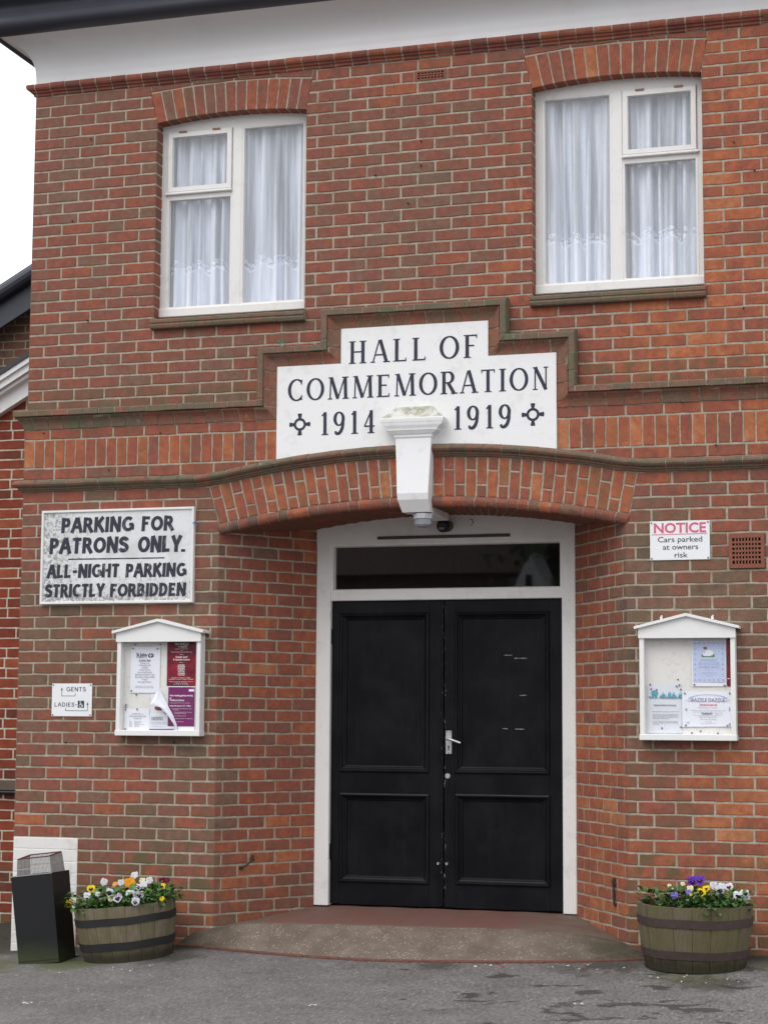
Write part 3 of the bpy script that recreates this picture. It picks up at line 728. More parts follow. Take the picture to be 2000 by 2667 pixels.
for o in (WL, WR):
    a, b = o[0] - .25, o[1] + .25; z0, z1 = 3.75, 5.75
    rm.poly([(a, 2.6, z0), (b, 2.6, z0), (b, 2.6, z1), (a, 2.6, z1)], 0)
    rm.poly([(a, .12, z0), (a, 2.6, z0), (a, 2.6, z1), (a, .12, z1)], 0); rm.poly([(b, .12, z0), (b, 2.6, z0), (b, 2.6, z1), (b, .12, z1)], 0)
    rm.poly([(a, .12, z0), (b, .12, z0), (b, 2.6, z0), (a, 2.6, z0)], 0); rm.poly([(a, .12, z1), (b, .12, z1), (b, 2.6, z1), (a, 2.6, z1)], 0)
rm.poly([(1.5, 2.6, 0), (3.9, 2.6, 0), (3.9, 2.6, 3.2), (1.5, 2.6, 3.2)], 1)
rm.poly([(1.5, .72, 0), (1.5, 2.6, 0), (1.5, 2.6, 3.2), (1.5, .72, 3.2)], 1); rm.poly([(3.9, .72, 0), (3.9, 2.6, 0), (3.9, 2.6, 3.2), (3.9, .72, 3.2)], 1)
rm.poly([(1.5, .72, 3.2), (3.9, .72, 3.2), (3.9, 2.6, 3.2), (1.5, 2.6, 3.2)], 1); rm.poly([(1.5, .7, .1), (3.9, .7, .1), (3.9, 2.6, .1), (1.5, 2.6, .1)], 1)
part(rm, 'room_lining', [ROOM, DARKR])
# ------------------------------------------------------------------ windows
def rect(mb, x0, z0, x1, z1, prof, y, mi=None):
    """mitred moulding round a rectangle: prof = [(inset, depth towards +y)]"""
    rg = [[mb.vert(q) for q in ((x0 + a, y + b, z0 + a), (x1 - a, y + b, z0 + a), (x1 - a, y + b, z1 - a), (x0 + a, y + b, z1 - a))] for a, b in prof]
    for A, B in zip(rg, rg[1:]):
        for i in range(4): j = (i + 1) % 4; mb.face((A[i], A[j], B[j], B[i]), mi)
AX2 = 5.389
OLDBR = simple('old_brass', (.30, .17, .10), .6, .4, .3)
def window(mir):
    def X(a, b): return (a, b) if not mir else (AX2 - b, AX2 - a)
    def bx(mb, a, b, y0, y1, z0, z1, c=.004): x = X(a, b); mb.cbox((x[0], y0, z0), (x[1], y1, z1), c)
    yf = .098; o = (.9, 1.948) if not mir else (AX2 - 1.952, AX2 - .9)
    f = MB()
    bx(f, .893, .942, yf, .17, 4.06, 5.33); bx(f, 1.905, 1.955, yf, .17, 4.06, 5.33); bx(f, 1.402, 1.470, yf - .004, .17, 4.09, 5.30)
    bx(f, .94, 1.403, yf, .17, 4.845, 4.874)
    bx(f, .93, 1.404, yf - .022, .12, 4.866, 4.884, .005)               # drip mould
    bx(f, .893, 1.955, yf - .012, .18, 4.041, 4.098, .005)
    n = 14; P = [(o[0] - .004, yf - .002, 5.296), (o[1] + .004, yf - .002, 5.296)] + [(o[0] - .004 + (o[1] - o[0] + .008) * (1 - i / n), yf - .002, 5.352 + .036 * (1 - (1 - 2 * i / n) ** 2)) for i in range(n + 1)]
    f.prism(P, (0, .07, 0))
    for a, b, c_, d in ((1.470, 4.098, 1.905, 5.296), (.942, 4.098, 1.402, 4.846)):
        x = X(a, c_); rect(f, x[0], b, x[1], d, [(-.002, -.0012), (.012, .001), (.014, .012), (.016, .03)], yf)
    win = part(f, 'window', [WHF])
    c = MB(); x = X(.942, 1.402)
    rect(c, x[0] + .003, 4.886, x[1] - .003, 5.292, [(0, .03), (0, .003), (.003, 0), (.032, 0), (.034, .010), (.036, .03)], yf - .016)
    ca = part(c, 'casement', [WHF], win)
    for hx in (1.05, 1.29):
        h = MB(); xx = X(hx - .028, hx + .028); h.cbox((xx[0], yf - .022, 5.285), (xx[1], yf - .008, 5.299), .002); part(h, 'hinge', [OLDBR], win)
    for a, b, c_, d, y in ((1.484, 4.112, 1.891, 5.282, .122), (.956, 4.112, 1.388, 4.832, .122), (.976, 4.92, 1.366, 5.258, .104)):
        g = MB(); x = X(a, c_); g.poly([(x[0] - .004, y, b - .004), (x[1] + .004, y, b - .004), (x[1] + .004, y, d + .004), (x[0] - .004, y, d + .004)]); part(g, 'pane', [GLASS], win)
    s = MB(); x = (o[0] - .008, o[1] + .012)
    sweep(s, [(x[0], 0, 3.94), (x[1], 0, 3.94)], [(0, -.01), (0, .034), (.006, .040), (.022, .045), (.034, .040), (.040, .046), (.056, .046), (.064, .036), (.098, -.1)], (0, -1, 0), .222, .006, mossy, 0, 1)
    part(s, 'sill', [BRM, MOM], win)
    # net curtain hanging behind the panes
    u0, u1 = o[0] + .02, o[1] - .02; z0, z1 = 4.085, 5.31; nx, nz = 220, 26
    random.seed(11 + mir); ph = [random.random() * 6.28 for _ in range(6)]
    me = bpy.data.meshes.new('net_curtain'); vv = []; uvs = []; L = 0; last = None
    cols = []
    for i in range(nx + 1):
        s_ = i / nx; xx = u0 + (u1 - u0) * s_
        wv = math.sin(s_ * 62 + ph[0] + 2.2 * math.sin(s_ * 11 + ph[1])) * .62 + .3 * math.sin(s_ * 31 + ph[2]) + .25 * math.sin(s_ * 117 + ph[3])
        wv = math.copysign(abs(wv) ** .6, wv)
        cols.append((xx, wv)); 
        if last: L += math.hypot(xx - last[0], (wv - last[1]) * .03)
        last = (xx, wv); uvs.append(L)
    for k in range(nz + 1):
        v_ = k / nz
        for i, (xx, wv) in enumerate(cols):
            sc = .046 * (1 - .55 * v_ ** 2); fl = .012 * math.sin(i / nx * 13 + ph[4]) * (1 - v_)
            zb = z0 + .020 * abs(math.sin(uvs[i] * 14.0)) if k == 0 else z0 + (z1 - z0) * v_
            vv.append((xx + fl, .182 + sc * wv, zb))
    ff = [(k * (nx + 1) + i, k * (nx + 1) + i + 1, (k + 1) * (nx + 1) + i + 1, (k + 1) * (nx + 1) + i) for k in range(nz) for i in range(nx)]
    me.from_pydata(vv, [], ff); me.materials.append(NET); uvl = me.uv_layers.new(name='UVMap')
    for lp_ in me.loops: a = lp_.vertex_index; uvl.data[lp_.index].uv = (uvs[a % (nx + 1)], vv[a][2] - z0)
    me.polygons.foreach_set('use_smooth', [True] * len(ff)); ob = bpy.data.objects.new('net_curtain', me); COL.objects.link(ob)
    tag(ob, 'gathered white net curtain with lace hem behind the ' + ('right' if mir else 'left') + ' upstairs window', 'curtain', 'net curtains in the upstairs windows')
window(0); window(1)
random.seed(21)

# ------------------------------------------------------------------ stroke lettering
G = {'H': (.72, [('l', .12, 0, .12, 1, 'T', 3), ('l', .6, 0, .6, 1, 'T', 3), ('l', .12, .52, .6, .52, 't', 0)]),
 'A': (.74, [('l', .06, 0, .35, 1, 't', 1), ('l', .68, 0, .39, 1, 'T', 1), ('l', .18, .33, .56, .33, 't', 0)]),
 'L': (.58, [('l', .12, 0, .12, 1, 'T', 3), ('l', .12, 0, .52, 0, 't', 8)]),
 'O': (.8, [('a', .4, .5, .36, .5, 0, 360)]),
 'F': (.58, [('l', .12, 0, .12, 1, 'T', 3), ('l', .12, 1, .53, 1, 't', 8), ('l', .12, .53, .43, .53, 't', 0)]),
 'E': (.6, [('l', .12, 0, .12, 1, 'T', 3), ('l', .12, 1, .53, 1, 't', 8), ('l', .12, .53, .45, .53, 't', 0), ('l', .12, 0, .55, 0, 't', 8)]),
 'C': (.72, [('a', .42, .5, .36, .5, 48, 312)]),
 'M': (.98, [('l', .1, 0, .13, 1, 't', 3), ('l', .15, 1, .48, .02, 'T', 0), ('l', .82, 1, .48, .02, 't', 0), ('l', .87, 0, .84, 1, 'T', 3)]),
 'R': (.68, [('l', .12, 0, .12, 1, 'T', 3), ('l', .12, 1, .34, 1, 't', 0), ('a', .34, .75, .2, .25, 90, -90), ('l', .12, .5, .34, .5, 't', 0), ('l', .62, 0, .32, .5, 'T', 1)]),
 'P': (.62, [('l', .12, 0, .12, 1, 'T', 3), ('l', .12, 1, .34, 1, 't', 0), ('a', .34, .73, .2, .27, 90, -90), ('l', .12, .46, .34, .46, 't', 0)]),
 'B': (.66, [('l', .12, 0, .12, 1, 'T', 3), ('l', .12, 1, .34, 1, 't', 0), ('a', .34, .765, .18, .235, 90, -90), ('l', .12, .53, .36, .53, 't', 0), ('a', .36, .265, .2, .265, 90, -90), ('l', .12, 0, .36, 0, 't', 0)]),
 'D': (.72, [('l', .12, 0, .12, 1, 'T', 3), ('l', .12, 1, .3, 1, 't', 0), ('a', .3, .5, .34, .5, 90, -90), ('l', .12, 0, .3, 0, 't', 0)]),
 'T': (.64, [('l', .32, 0, .32, 1, 'T', 1), ('l', .03, 1, .61, 1, 't', 8)]),
 'I': (.26, [('l', .13, 0, .13, 1, 'T', 3)]),
 'N': (.74, [('l', .12, 0, .12, 1, 't', 3), ('l', .62, 0, .12, 1, 'T', 0), ('l', .62, 0, .62, 1, 't', 2)]),
 'K': (.68, [('l', .12, 0, .12, 1, 'T', 3), ('l', .12, .4, .58, 1, 't', 0), ('l', .64, 0, .27, .58, 'T', 0)]),
 'Y': (.66, [('l', .33, 0, .33, .46, 'T', 1), ('l', .33, .42, .06, 1, 'T', 0), ('l', .33, .42, .6, 1, 't', 0)]),
 'G': (.78, [('a', .42, .5, .36, .5, 48, 322), ('l', .70, .12, .70, .46, 'T', 0), ('l', .48, .46, .76, .46, 't', 0)]),
 'S': (.62, [('p', [(.53, .80), (.46, .93), (.31, 1.0), (.16, .93), (.11, .76), (.17, .62), (.31, .53), (.45, .43), (.53, .28), (.48, .09), (.31, 0), (.15, .05), (.07, .19)])]),
 '1': (.42, [('l', .24, 0, .24, 1, 'T', 1), ('l', .08, .84, .24, .98, 't', 0)]),
 '9': (.62, [('a', .3, .70, .22, .30, 0, 360), ('p', [(.52, .70), (.52, .5), (.48, .3), (.40, .12), (.28, .02), (.16, .02), (.1, .1)])]),
 '4': (.64, [('l', .42, 0, .42, 1, 'T', 1), ('l', .07, .3, .42, .98, 't', 0), ('l', .07, .3, .6, .3, 't', 0)]),
 '-': (.46, [('l', .06, .45, .40, .45, 'T', 0)]), '.': (.24, [('l', .1, 0, .1, .16, 'D', 0)]), ' ': (.4, [])}
LAY = [0]
def lettering(mb, txt, F, x0, x1, zb, zt, style='roman', thick=.135, thin=.055, track=.10, slant=0.0):
    H = zt - zb; tot = sum(G[c][0] for c in txt) + track * (len(txt) - 1); sx = (x1 - x0) / tot; pen = 0.0
    rom = style == 'roman'; W = thin if rom else thick
    my = lambda y: W / 2 + y * (1 - W)
    asp = sx / H
    def quad(pts, wd):      # pts in glyph units; wd list of widths (units of H)
        LAY[0] = (LAY[0] + 1) % 40; n = .0012 + LAY[0] * .00002; q = [V(((pen + a) * sx, b * H)) for a, b in pts]; L, Rr = [], []
        for i, p in enumerate(q):
            d = (q[min(i + 1, len(q) - 1)] - q[max(i - 1, 0)]).normalized(); nn = V((-d.y, d.x)); h = wd[i] * H / 2
            L.append(p + nn * h); Rr.append(p - nn * h)
        def w(p): return mb.vert(F.p(x0 + p.x + slant * p.y, zb + p.y, n))
        l = [w(p) for p in L]; r = [w(p) for p in Rr]
        for i in range(len(q) - 1): mb.face((r[i], r[i + 1], l[i + 1], l[i]))
    for c in txt:
        gw, st = G[c]
        for s in st:
            if s[0] == 'l':
                _, xa, ya, xb, yb, k, sf = s; hor = abs(ya - yb) < 1e-6
                if hor: ya = yb = my(ya)
                wd = (thick if k in 'TD' else thin) if rom else thick
                if hor and not rom: wd = thick * .82
                if k == 'D': wd = thick * 1.1
                quad([(xa, ya), (xb, yb)], [wd, wd])
                if rom:
                    hs = (wd / 2 + .075) / asp
                    if sf & 1: quad([(xa - hs, thin * .4), (xa + hs, thin * .4)], [thin * .8] * 2)
                    if sf & 2: quad([(xb - hs, 1 - thin * .4), (xb + hs, 1 - thin * .4)], [thin * .8] * 2)
                    if sf & 8:
                        sgn = -1 if ya > .5 else 1
                        quad([(xb, ya - sgn * thin / 2), (xb + .01, ya + sgn * .13)], [thin * 1.0, thin * .6])
                        if c == 'T': quad([(xa, ya - sgn * thin / 2), (xa - .01, ya + sgn * .13)], [thin, thin * .6])
            else:
                if s[0] == 'a':
                    _, cx, cy, rx, ry, a0, a1 = s; cy2 = my(cy); ry2 = ry * (1 - W); N = 34 if abs(a1 - a0) > 200 else 16
                    rx2 = rx - (0 if rom else thick / 2 / asp * .55)
                    an = [R(a0 + (a1 - a0) * i / N) for i in range(N + 1)]
                    pts = [(cx + rx2 * math.cos(a), cy2 + ry2 * math.sin(a)) for a in an]
                    wd = [(thin + (thick - thin) * abs(math.cos(a)) ** 1.3) if rom else thick * (.86 + .14 * abs(math.cos(a))) for a in an]
                else:
                    raw = s[1]; pts = []
                    for i in range(len(raw) - 1):    # smooth the sketched points
                        p0, p1, p2, p3 = raw[max(i - 1, 0)], raw[i], raw[i + 1], raw[min(i + 2, len(raw) - 1)]
                        for j in range(4):
                            u = j / 4; pts.append(tuple(.5 * (2 * p1[k] + (p2[k] - p0[k]) * u + (2 * p0[k] - 5 * p1[k] + 4 * p2[k] - p3[k]) * u * u + (3 * p1[k] - p0[k] - 3 * p2[k] + p3[k]) * u ** 3) for k in (0, 1)))
                    pts.append(raw[-1]); pts = [(a, my(b)) for a, b in pts]
                    m_ = len(pts); wd = [(thin + (thick - thin) * math.sin(PI * i / (m_ - 1)) ** .8) if rom else thick for i in range(m_)]
                quad(pts, wd)
                if rom and c == '9' and s[0] == 'p': quad([(.07, .1), (.18, .1)], [.12, .12])
                if rom and c in 'C' and s[0] == 'a':
                    for e in (0, -1): quad([(pts[e][0], pts[e][1] - .11), (pts[e][0] + .01, pts[e][1] + .11)], [.05, .05])
        pen += gw + track
_font_cache = {}
def textmesh(mb, txt, x, z, size, F, align='CENTER', n=.001, bold=0.0, width=None):
    cu = bpy.data.curves.new('t', 'FONT'); cu.body = txt; cu.size = size; cu.align_x = align; cu.offset = bold; cu.resolution_u = 3
    ob = bpy.data.objects.new('t', cu); COL.objects.link(ob); dg = bpy.context.evaluated_depsgraph_get(); me = bpy.data.meshes.new_from_object(ob.evaluated_get(dg))
    sx = 1.0
    if width and len(me.vertices):
        xs_ = [v.co.x for v in me.vertices]; sx = width / max(1e-6, max(xs_) - min(xs_))
    o = len(mb.v)
    for v in me.vertices: mb.v.append(tuple(F.p(x + v.co.x * sx, z + v.co.y, n)))
    for p in me.polygons: mb.face([o + i for i in p.vertices])
    bpy.data.objects.remove(ob); bpy.data.curves.remove(cu); bpy.data.meshes.remove(me)

# ------------------------------------------------------------------ name panel, keystone
pn = MB(); yP = -.044
pz = [(1.785, 3.643), (2.212, 3.643), (2.212, 3.866), (3.166, 3.866), (3.166, 3.643), (3.593, 3.643)]
N = 40; low = [(3.593 + (1.785 - 3.593) * i / N, 0) for i in range(N + 1)]
low = [(x, zlab(x) + .060) for x, _ in low]
pn.prism([(x, yP, z) for x, z in low[::-1] + pz[::-1]], (0, .05, 0))
panel = part(pn, 'name_panel', [WHS])
F_pn = Frame((0, yP, 0), (1, 0, 0), (0, 0, 1), (0, -1, 0))
for txt, x0, x1, zb, zt, th in (('HALL', 2.270, 2.770, 3.637, 3.782, .13), ('OF', 2.862, 3.100, 3.637, 3.782, .13), ('COMMEMORATION', 1.862, 3.545, 3.416, 3.558, .125),
                                ('1914', 2.080, 2.442, 3.190, 3.336, .12), ('1919', 2.945, 3.312, 3.190, 3.336, .12)):
    lt = MB(); lettering(lt, txt, F_pn, x0, x1, zb, zt, 'roman', th + .025, .062, .27 if len(txt) < 10 else .235); part(lt, 'lettering', [NAVY], panel)
for cx in (1.942, 3.447):
    cr = MB(); cz = 3.265; N = 32
    for i in range(N):
        a, b = 2 * PI * i / N, 2 * PI * (i + 1) / N
        cr.face([cr.vert(F_pn.p(cx + r_ * math.cos(k), cz + r_ * math.sin(k), .0012)) for r_, k in ((.025, a), (.041, a), (.041, b), (.025, b))])
    for k in range(4):
        a = k * PI / 2; ca, sa = math.cos(a), math.sin(a)
        cr.face([cr.vert(F_pn.p(cx + u * ca - v * sa, cz + u * sa + v * ca, .0014)) for u, v in ((.039, -.009), (.068, -.015), (.071, 0), (.068, .015), (.039, .009))])
    part(cr, 'cross', [NAVY], panel)
ks = MB(); kx = 2.707
def loft(mb, secs, mi=None):      # secs: (z, x half-left, x half-right, y front) back is on the wall
    rg = [[mb.vert(q) for q in ((kx - a, YL + .0, z), (kx - a, y, z), (kx + b, y, z), (kx + b, YL + .0, z))] for z, a, b, y in secs]
    for A, B in zip(rg, rg[1:]):
        for i in range(3): mb.face((A[i], A[i + 1], B[i + 1], B[i]), mi)
    mb.face(rg[0], mi); mb.face(rg[-1][::-1], mi)
body = [(2.680, .070, .095, .02), (2.682, .078, .100, -.075)]
for i in range(11):               # console: swells forward near the foot
    t_ = i / 10; z = 2.755 + (3.145 - 2.755) * t_
    body.append((z, .096 + .018 * t_, .100 + .014 * t_, -.132 + .022 * math.sin(t_ * PI * .5) + (.012 * (t_ < .02))))
loft(ks, body)
key = part(ks, 'keystone', [WHS])
kc = MB(); loft(kc, [(3.140, .116, .116, -.112), (3.146, .120, .120, -.116), (3.158, .122, .122, -.118), (3.168, .134, .134, -.126), (3.182, .156, .156, -.134), (3.186, .160, .160, -.138), (3.190, .160, .160, -.138), (3.198, .164, .164, -.140), (3.215, .186, .186, -.147), (3.232, .198, .198, -.150), (3.238, .200, .200, -.152), (3.256, .204, .204, -.154), (3.262, .202, .202, -.152)])
part(kc, 'moulding', [WHS], key)
kt = MB(); loft(kt, [(3.2625, .200, .200, -.150), (3.288, .165, .165, -.128), (3.310, .138, .138, -.112), (3.332, .122, .122, -.106), (3.338, .114, .114, -.10)]); part(kt, 'cap', [CAPM], key)
rb = MB(); rb.cbox((2.662, .02, 2.676), (2.800, .40, 2.725), .004); part(rb, 'soffit_bracket', [WHS], key)

# ------------------------------------------------------------------ door frame, transom, doors
fy = .62
df = MB()
df.cbox((1.836, fy, .205), (1.936, .74, 2.60), .004); df.cbox((3.486, fy, .205), (3.574, .74, 2.60), .004)
n = 20; arc = [(1.836 + (3.574 - 1.836) * (1 - i / n), 2.664 + .082 * (1 - (1 - 2 * i / n) ** 2)) for i in range(n + 1)]
df.prism([(x, fy - .002, z) for x, z in [(1.836, 2.560), (3.574, 2.560)] + arc], (0, .1, 0))
df.cbox((1.934, fy + .004, 2.186), (3.488, .73, 2.248), .005)
rect(df, 1.934, 2.246, 3.488, 2.562, [(-.003, -.001), (.010, .0), (.016, .010), (.018, .03), (.02, .05)], fy + .006)
dfr = part(df, 'door_frame', [WHF])
tg = MB(); tg.poly([(1.95, fy + .045, 2.262), (3.472, fy + .045, 2.262), (3.472, fy + .045, 2.546), (1.95, fy + .045, 2.546)]); part(tg, 'transom_pane', [GLASSD], dfr)
hv = MB(); hv.cbox((2.258, fy - .012, 2.586), (3.151, fy, 2.606), .002)
for i in range(24): hv.cbox((2.272 + i * .0366, fy - .015, 2.590), (2.272 + i * .0366 + .028, fy - .011, 2.602), .001)
part(hv, 'vent_strip', [BRASS], dfr)
dy = .652
def leaf(x0, x1, panels, name, lab):
    d = MB(); z0, z1 = .216, 2.184
    xs_ = [x0, panels[0][0], panels[0][2], x1]; zs = [z0, panels[1][1], panels[1][3], panels[0][1], panels[0][3], z1]
    d.cbox((x0, dy, z0), (xs_[1], dy + .045, z1), .003); d.cbox((xs_[2], dy, z0), (x1, dy + .045, z1), .003)
    for a, b in ((zs[0], zs[1]), (zs[2], zs[3]), (zs[4], zs[5])): d.box((xs_[1] - .001, dy + .0005, a), (xs_[2] + .001, dy + .045, b))
    o = part(d, name, [BLACKP])
    for (a, b, c_, e) in panels:
        pm = MB(); rect(pm, a, b, c_, e, [(-.006, .001), (-.004, -.010), (.004, -.015), (.012, -.014), (.018, -.006), (.026, .0), (.030, .006), (.038, .008), (.042, .016)], dy)
        pm.poly([(a + .041, dy + .0165, b + .041), (c_ - .041, dy + .0165, b + .041), (c_ - .041, dy + .0165, e - .041), (a + .041, dy + .0165, e - .041)])
        part(pm, 'door_panel', [BLACKP], o)
    return o
dl = leaf(1.937, 2.699, [(2.000, 1.072, 2.598, 2.100), (2.006, .362, 2.602, .926)], 'door', '')
dr = leaf(2.705, 3.485, [(2.781, 1.072, 3.394, 2.100), (2.786, .368, 3.394, .932)], 'door', '')
as_ = MB(); as_.cbox((2.684, dy - .010, .22), (2.702, dy + .002, 2.18), .004); part(as_, 'meeting_bead', [BLACKP], dl)
hd = MB(); hd.cbox((2.716, dy - .006, 1.190), (2.757, dy + .001, 1.340), .002)
hd.tube([(2.737, dy - .004, 1.290), (2.737, dy - .020, 1.290)], .013, 14)
hd.tube([(2.737, dy - .018, 1.290), (2.737, dy - .046, 1.291), (2.752, dy - .052, 1.287), (2.785, dy - .052, 1.276), (2.826, dy - .050, 1.262)], [.0095, .0105, .0100, .0085, .0075], 12)
hob = part(hd, 'handle', [STEEL], dr, bevel=None)
kh = MB(); kh.tube([(2.737, dy - .0064, 1.236), (2.737, dy - .0072, 1.236)], .006, 12); kh.box((2.7335, dy - .0072, 1.214), (2.7405, dy - .0063, 1.234))
for a, b in ((2.724, 1.332), (2.749, 1.332), (2.737, 1.197)): kh.tube([(a, dy - .0064, b), (a, dy - .0075, b)], .003, 8)
part(kh, 'keyhole', [HOLE], dr)
lk = MB(); lk.tube([(2.730, dy, 1.050), (2.730, dy - .006, 1.050)], .0165, 20); lk.tube([(2.730, dy - .006, 1.050), (2.730, dy - .008, 1.050)], .0125, 20); part(lk, 'lock', [STEEL], dr)
for a, o_ in ((2.668, dl), (2.725, dr)):
    kn = MB(); kn.tube([(a, dy, .492), (a, dy - .012, .492)], [.011, .007], 10); part(kn, 'bolt_cap', [STEEL], o_)
SCR = simple('scraped_primer', (.26, .26, .27), .8)   # scrapes through the paint
for x, z, l in ((3.10, 1.822, .05), (3.165, 1.802, .085), (3.20, 1.565, .045), (3.09, 1.352, .03), (3.17, 1.35, .06)):
    sk = MB()
    for i in range(4): a = x + l * i / 4; sk.poly([(a, dy + .0156, z + random.uniform(0, .003)), (a + l / 4.2, dy + .0156, z + random.uniform(-.002, .002)), (a + l / 4.2, dy + .0156, z + random.uniform(.003, .006)), (a, dy + .0156, z + random.uniform(.004, .006))])
    part(sk, 'scrape', [SCR], dr)
for s_, x in ((dl, 1.934), (dr, 3.487)):
    for z in (.55, 1.95): hb_ = MB(); hb_.tube([(x, dy - .006, z - .05), (x, dy - .006, z + .05)], .008, 8); part(hb_, 'hinge', [BLACKP], s_)

# ------------------------------------------------------------------ small fixed pieces of the hall
def airbrick(x0, z0, x1, z1, nx, nz, y):
    a = MB(); mx, mz = (x1 - x0) * .10, (z1 - z0) * (.12 if nz > 3 else .14); pw, ph = (x1 - x0 - 2 * mx) / nx, (z1 - z0 - 2 * mz) / nz
    h = .55
    xs_ = [x0, x0 + mx]; zs = [z0, z0 + mz]
    def cell(a0, b0, a1, b1): a.box((a0, y, b0), (a1, y + .02, b1), 0)
    cell(x0, z0, x1, z0 + mz); cell(x0, z1 - mz, x1, z1); cell(x0, z0 + mz, x0 + mx, z1 - mz); cell(x1 - mx, z0 + mz, x1, z1 - mz)
    for j in range(nz):
        zz = z0 + mz + j * ph
        if j: cell(x0 + mx, zz - ph * (1 - h) / 2, x1 - mx, zz + ph * (1 - h) / 2)
    for i in range(1, nx):
        xx = x0 + mx + i * pw; a.box((xx - pw * (1 - h) / 2, y + .001, z0 + mz), (xx + pw * (1 - h) / 2, y + .019, z1 - mz), 0)
    a.poly([(x0 + .005, y + .0045, z0 + .005), (x1 - .005, y + .0045, z0 + .005), (x1 - .005, y + .0045, z1 - .005), (x0 + .005, y + .0045, z1 - .005)], 1)
    part(a, 'air_brick', [TERRA, HOLE])
airbrick(2.674, 5.457, 2.888, 5.519, 8, 3, -.002)
airbrick(4.616, 2.303, 4.822, 2.505, 9, 6, YL - .012)
wp = MB()                                   # patch of white painted brickwork at the corner
oc = wp.col
for k in range(30, 41):
    z1, z0 = 2.89 - .075 * (k - 1) - (0 if k > 30 else .0), 2.89 - .075 * k
    if z1 > .66: continue
    brick(wp, F_lo, ((.004, z0 + .002), (.235 if k % 2 else .11, z0 + .002), (.235 if k % 2 else .11, z1 - .002), (.004, z1 - .002)), (.5, 0, .5), proud=.0035, depth=.004)
    brick(wp, F_lo, ((.239 if k % 2 else .114, z0 + .002), (.458, z0 + .002), (.458, z1 - .002), (.239 if k % 2 else .114, z1 - .002)), (.5, 0, .5), proud=.0035, depth=.004)
wp.box((.003, YL - .002, -.2), (.459, YL + .006, .640))
part(wp, 'white_patch', [WHB])
for x, z, y in ((.42, 5.27, 0), (.30, 4.72, 0), (.43, 4.03, 0), (2.72, 5.06, 0), (2.72, 4.90, 0), (2.42, 4.86, 0), (2.64, 4.66, 0), (4.68, 4.88, 0), (4.72, 3.86, 0), (4.80, 4.7, 0), (.62, 3.02, YL), (.98, 3.25, YL), (4.35, 3.30, YL), (4.55, 3.04, YL), (.145, 3.28, YL), (.125, 2.60, YL), (.36, 1.25, YL), (4.88, 1.26, YL), (1.12, 1.26, YL)):
    nl = MB(); nl.tube([(x, y + .002, z), (x + random.uniform(-.004, .004), y - .018, z + random.uniform(-.006, .004))], .0045, 7); part(nl, 'nail', [RUST])

# ------------------------------------------------------------------ things fixed in the porch
lm = thing('porch_light', 'grey octagonal lamp fixed under the foot of the white keystone', 'lamp', (2.750, -.02, 2.676))
def lpart(mb, name, mats, par, **kw): return part(mb, name, mats, par, **kw)
bpy.context.view_layer.update()
def octa(mb, cx, cy, secs, n=8):
    rg = [[mb.vert((cx + r_ * math.cos(2 * PI * (k + .5) / n), cy + r_ * .9 * math.sin(2 * PI * (k + .5) / n), z)) for k in range(n)] for z, r_ in secs]
    for A, B in zip(rg, rg[1:]):
        for k in range(n): mb.face((A[k], A[(k + 1) % n], B[(k + 1) % n], B[k]))
    mb.face(rg[0]); mb.face(rg[-1][::-1])
b_ = MB(); octa(b_, 2.750, -.02, [(2.676, .064), (2.645, .062), (2.640, .055)]); lpart(b_, 'housing', [LAMPG], lm)
b_ = MB(); octa(b_, 2.750, -.02, [(2.6395, .056), (2.608, .054), (2.596, .044), (2.592, .022)]); lpart(b_, 'lens', [LAMPL], lm)
sc2 = thing('security_camera', 'black dome security camera mounted on the white frame above the transom', 'camera', (2.735, .56, 2.66)); bpy.context.view_layer.update()
b_ = MB(); b_.tube([(2.735, .62, 2.665), (2.735, .50, 2.655)], [.038, .044], 18); b_.tube([(2.735, .50, 2.655), (2.735, .485, 2.645), (2.735, .478, 2.64)], [.044, .034, .016], 18); lpart(b_, 'housing', [BLACK], sc2, smooth=False)
b_ = MB()
for i in range(3): b_.box((2.716 + i * .012, .4755, 2.628), (2.724 + i * .012, .4775, 2.642))
lpart(b_, 'lens', [LAMPL], sc2)
b_ = MB(); b_.tube([(2.735, .62, 2.690), (2.735, .55, 2.704), (2.735, .50, 2.704)], .012, 8); lpart(b_, 'bracket', [BLACK], sc2)
def hook(name, lab, cat, pts, r_, plate):
    b = MB(); b.tube(pts, r_, 8)
    for c_, s_ in plate: b.tube([c_, V(c_) + V(s_)], .013, 10)
    tag(b.build(name, [RUST]), lab, cat)
pL = F_sl.p(.205, .470, 0); nL = F_sl.N
hook('door_hook', 'rusty cabin hook hanging on the left splayed porch wall', 'hook', [pL + nL * .012, pL + nL * .02 + uL * .03 + V((0, 0, .015)), pL + nL * .02 + uL * .075 + V((0, 0, .045)), pL + nL * .014 + uL * .085 + V((0, 0, .075))], [.008, .006, .006, .010],
     [(pL, nL * .012), (pL + uL * .085 + V((0, 0, .05)), nL * .012)])
pR = F_sr.p(-.19, .36, 0); nR = F_sr.N
hook('door_bolt', 'rusty iron bolt fixed upright on the right splayed porch wall', 'bolt', [pR + nR * .012 + V((0, 0, -.035)), pR + nR * .014 + V((0, 0, .06)), pR + nR * .016 + V((0, 0, .10)), pR + nR * .012 + V((0, 0, .12))], [.007, .007, .012, .008],
     [(pR + V((0, 0, -.035)), nR * .012), (pR + V((0, 0, .085)), nR * .012)])
def twine(lab, pts, m_): 
    b = MB()
    for q in pts: b.tube(q, .0035, 6)
    tag(b.build('twine_scrap', [m_]), lab, 'twine')
twine('scrap of bright blue twine caught on the right edge of the parking sign', [[(1.228, -.06, 2.655), (1.243, -.065, 2.648), (1.262, -.062, 2.636)], [(1.236, -.062, 2.652), (1.252, -.066, 2.662)]], TWB)
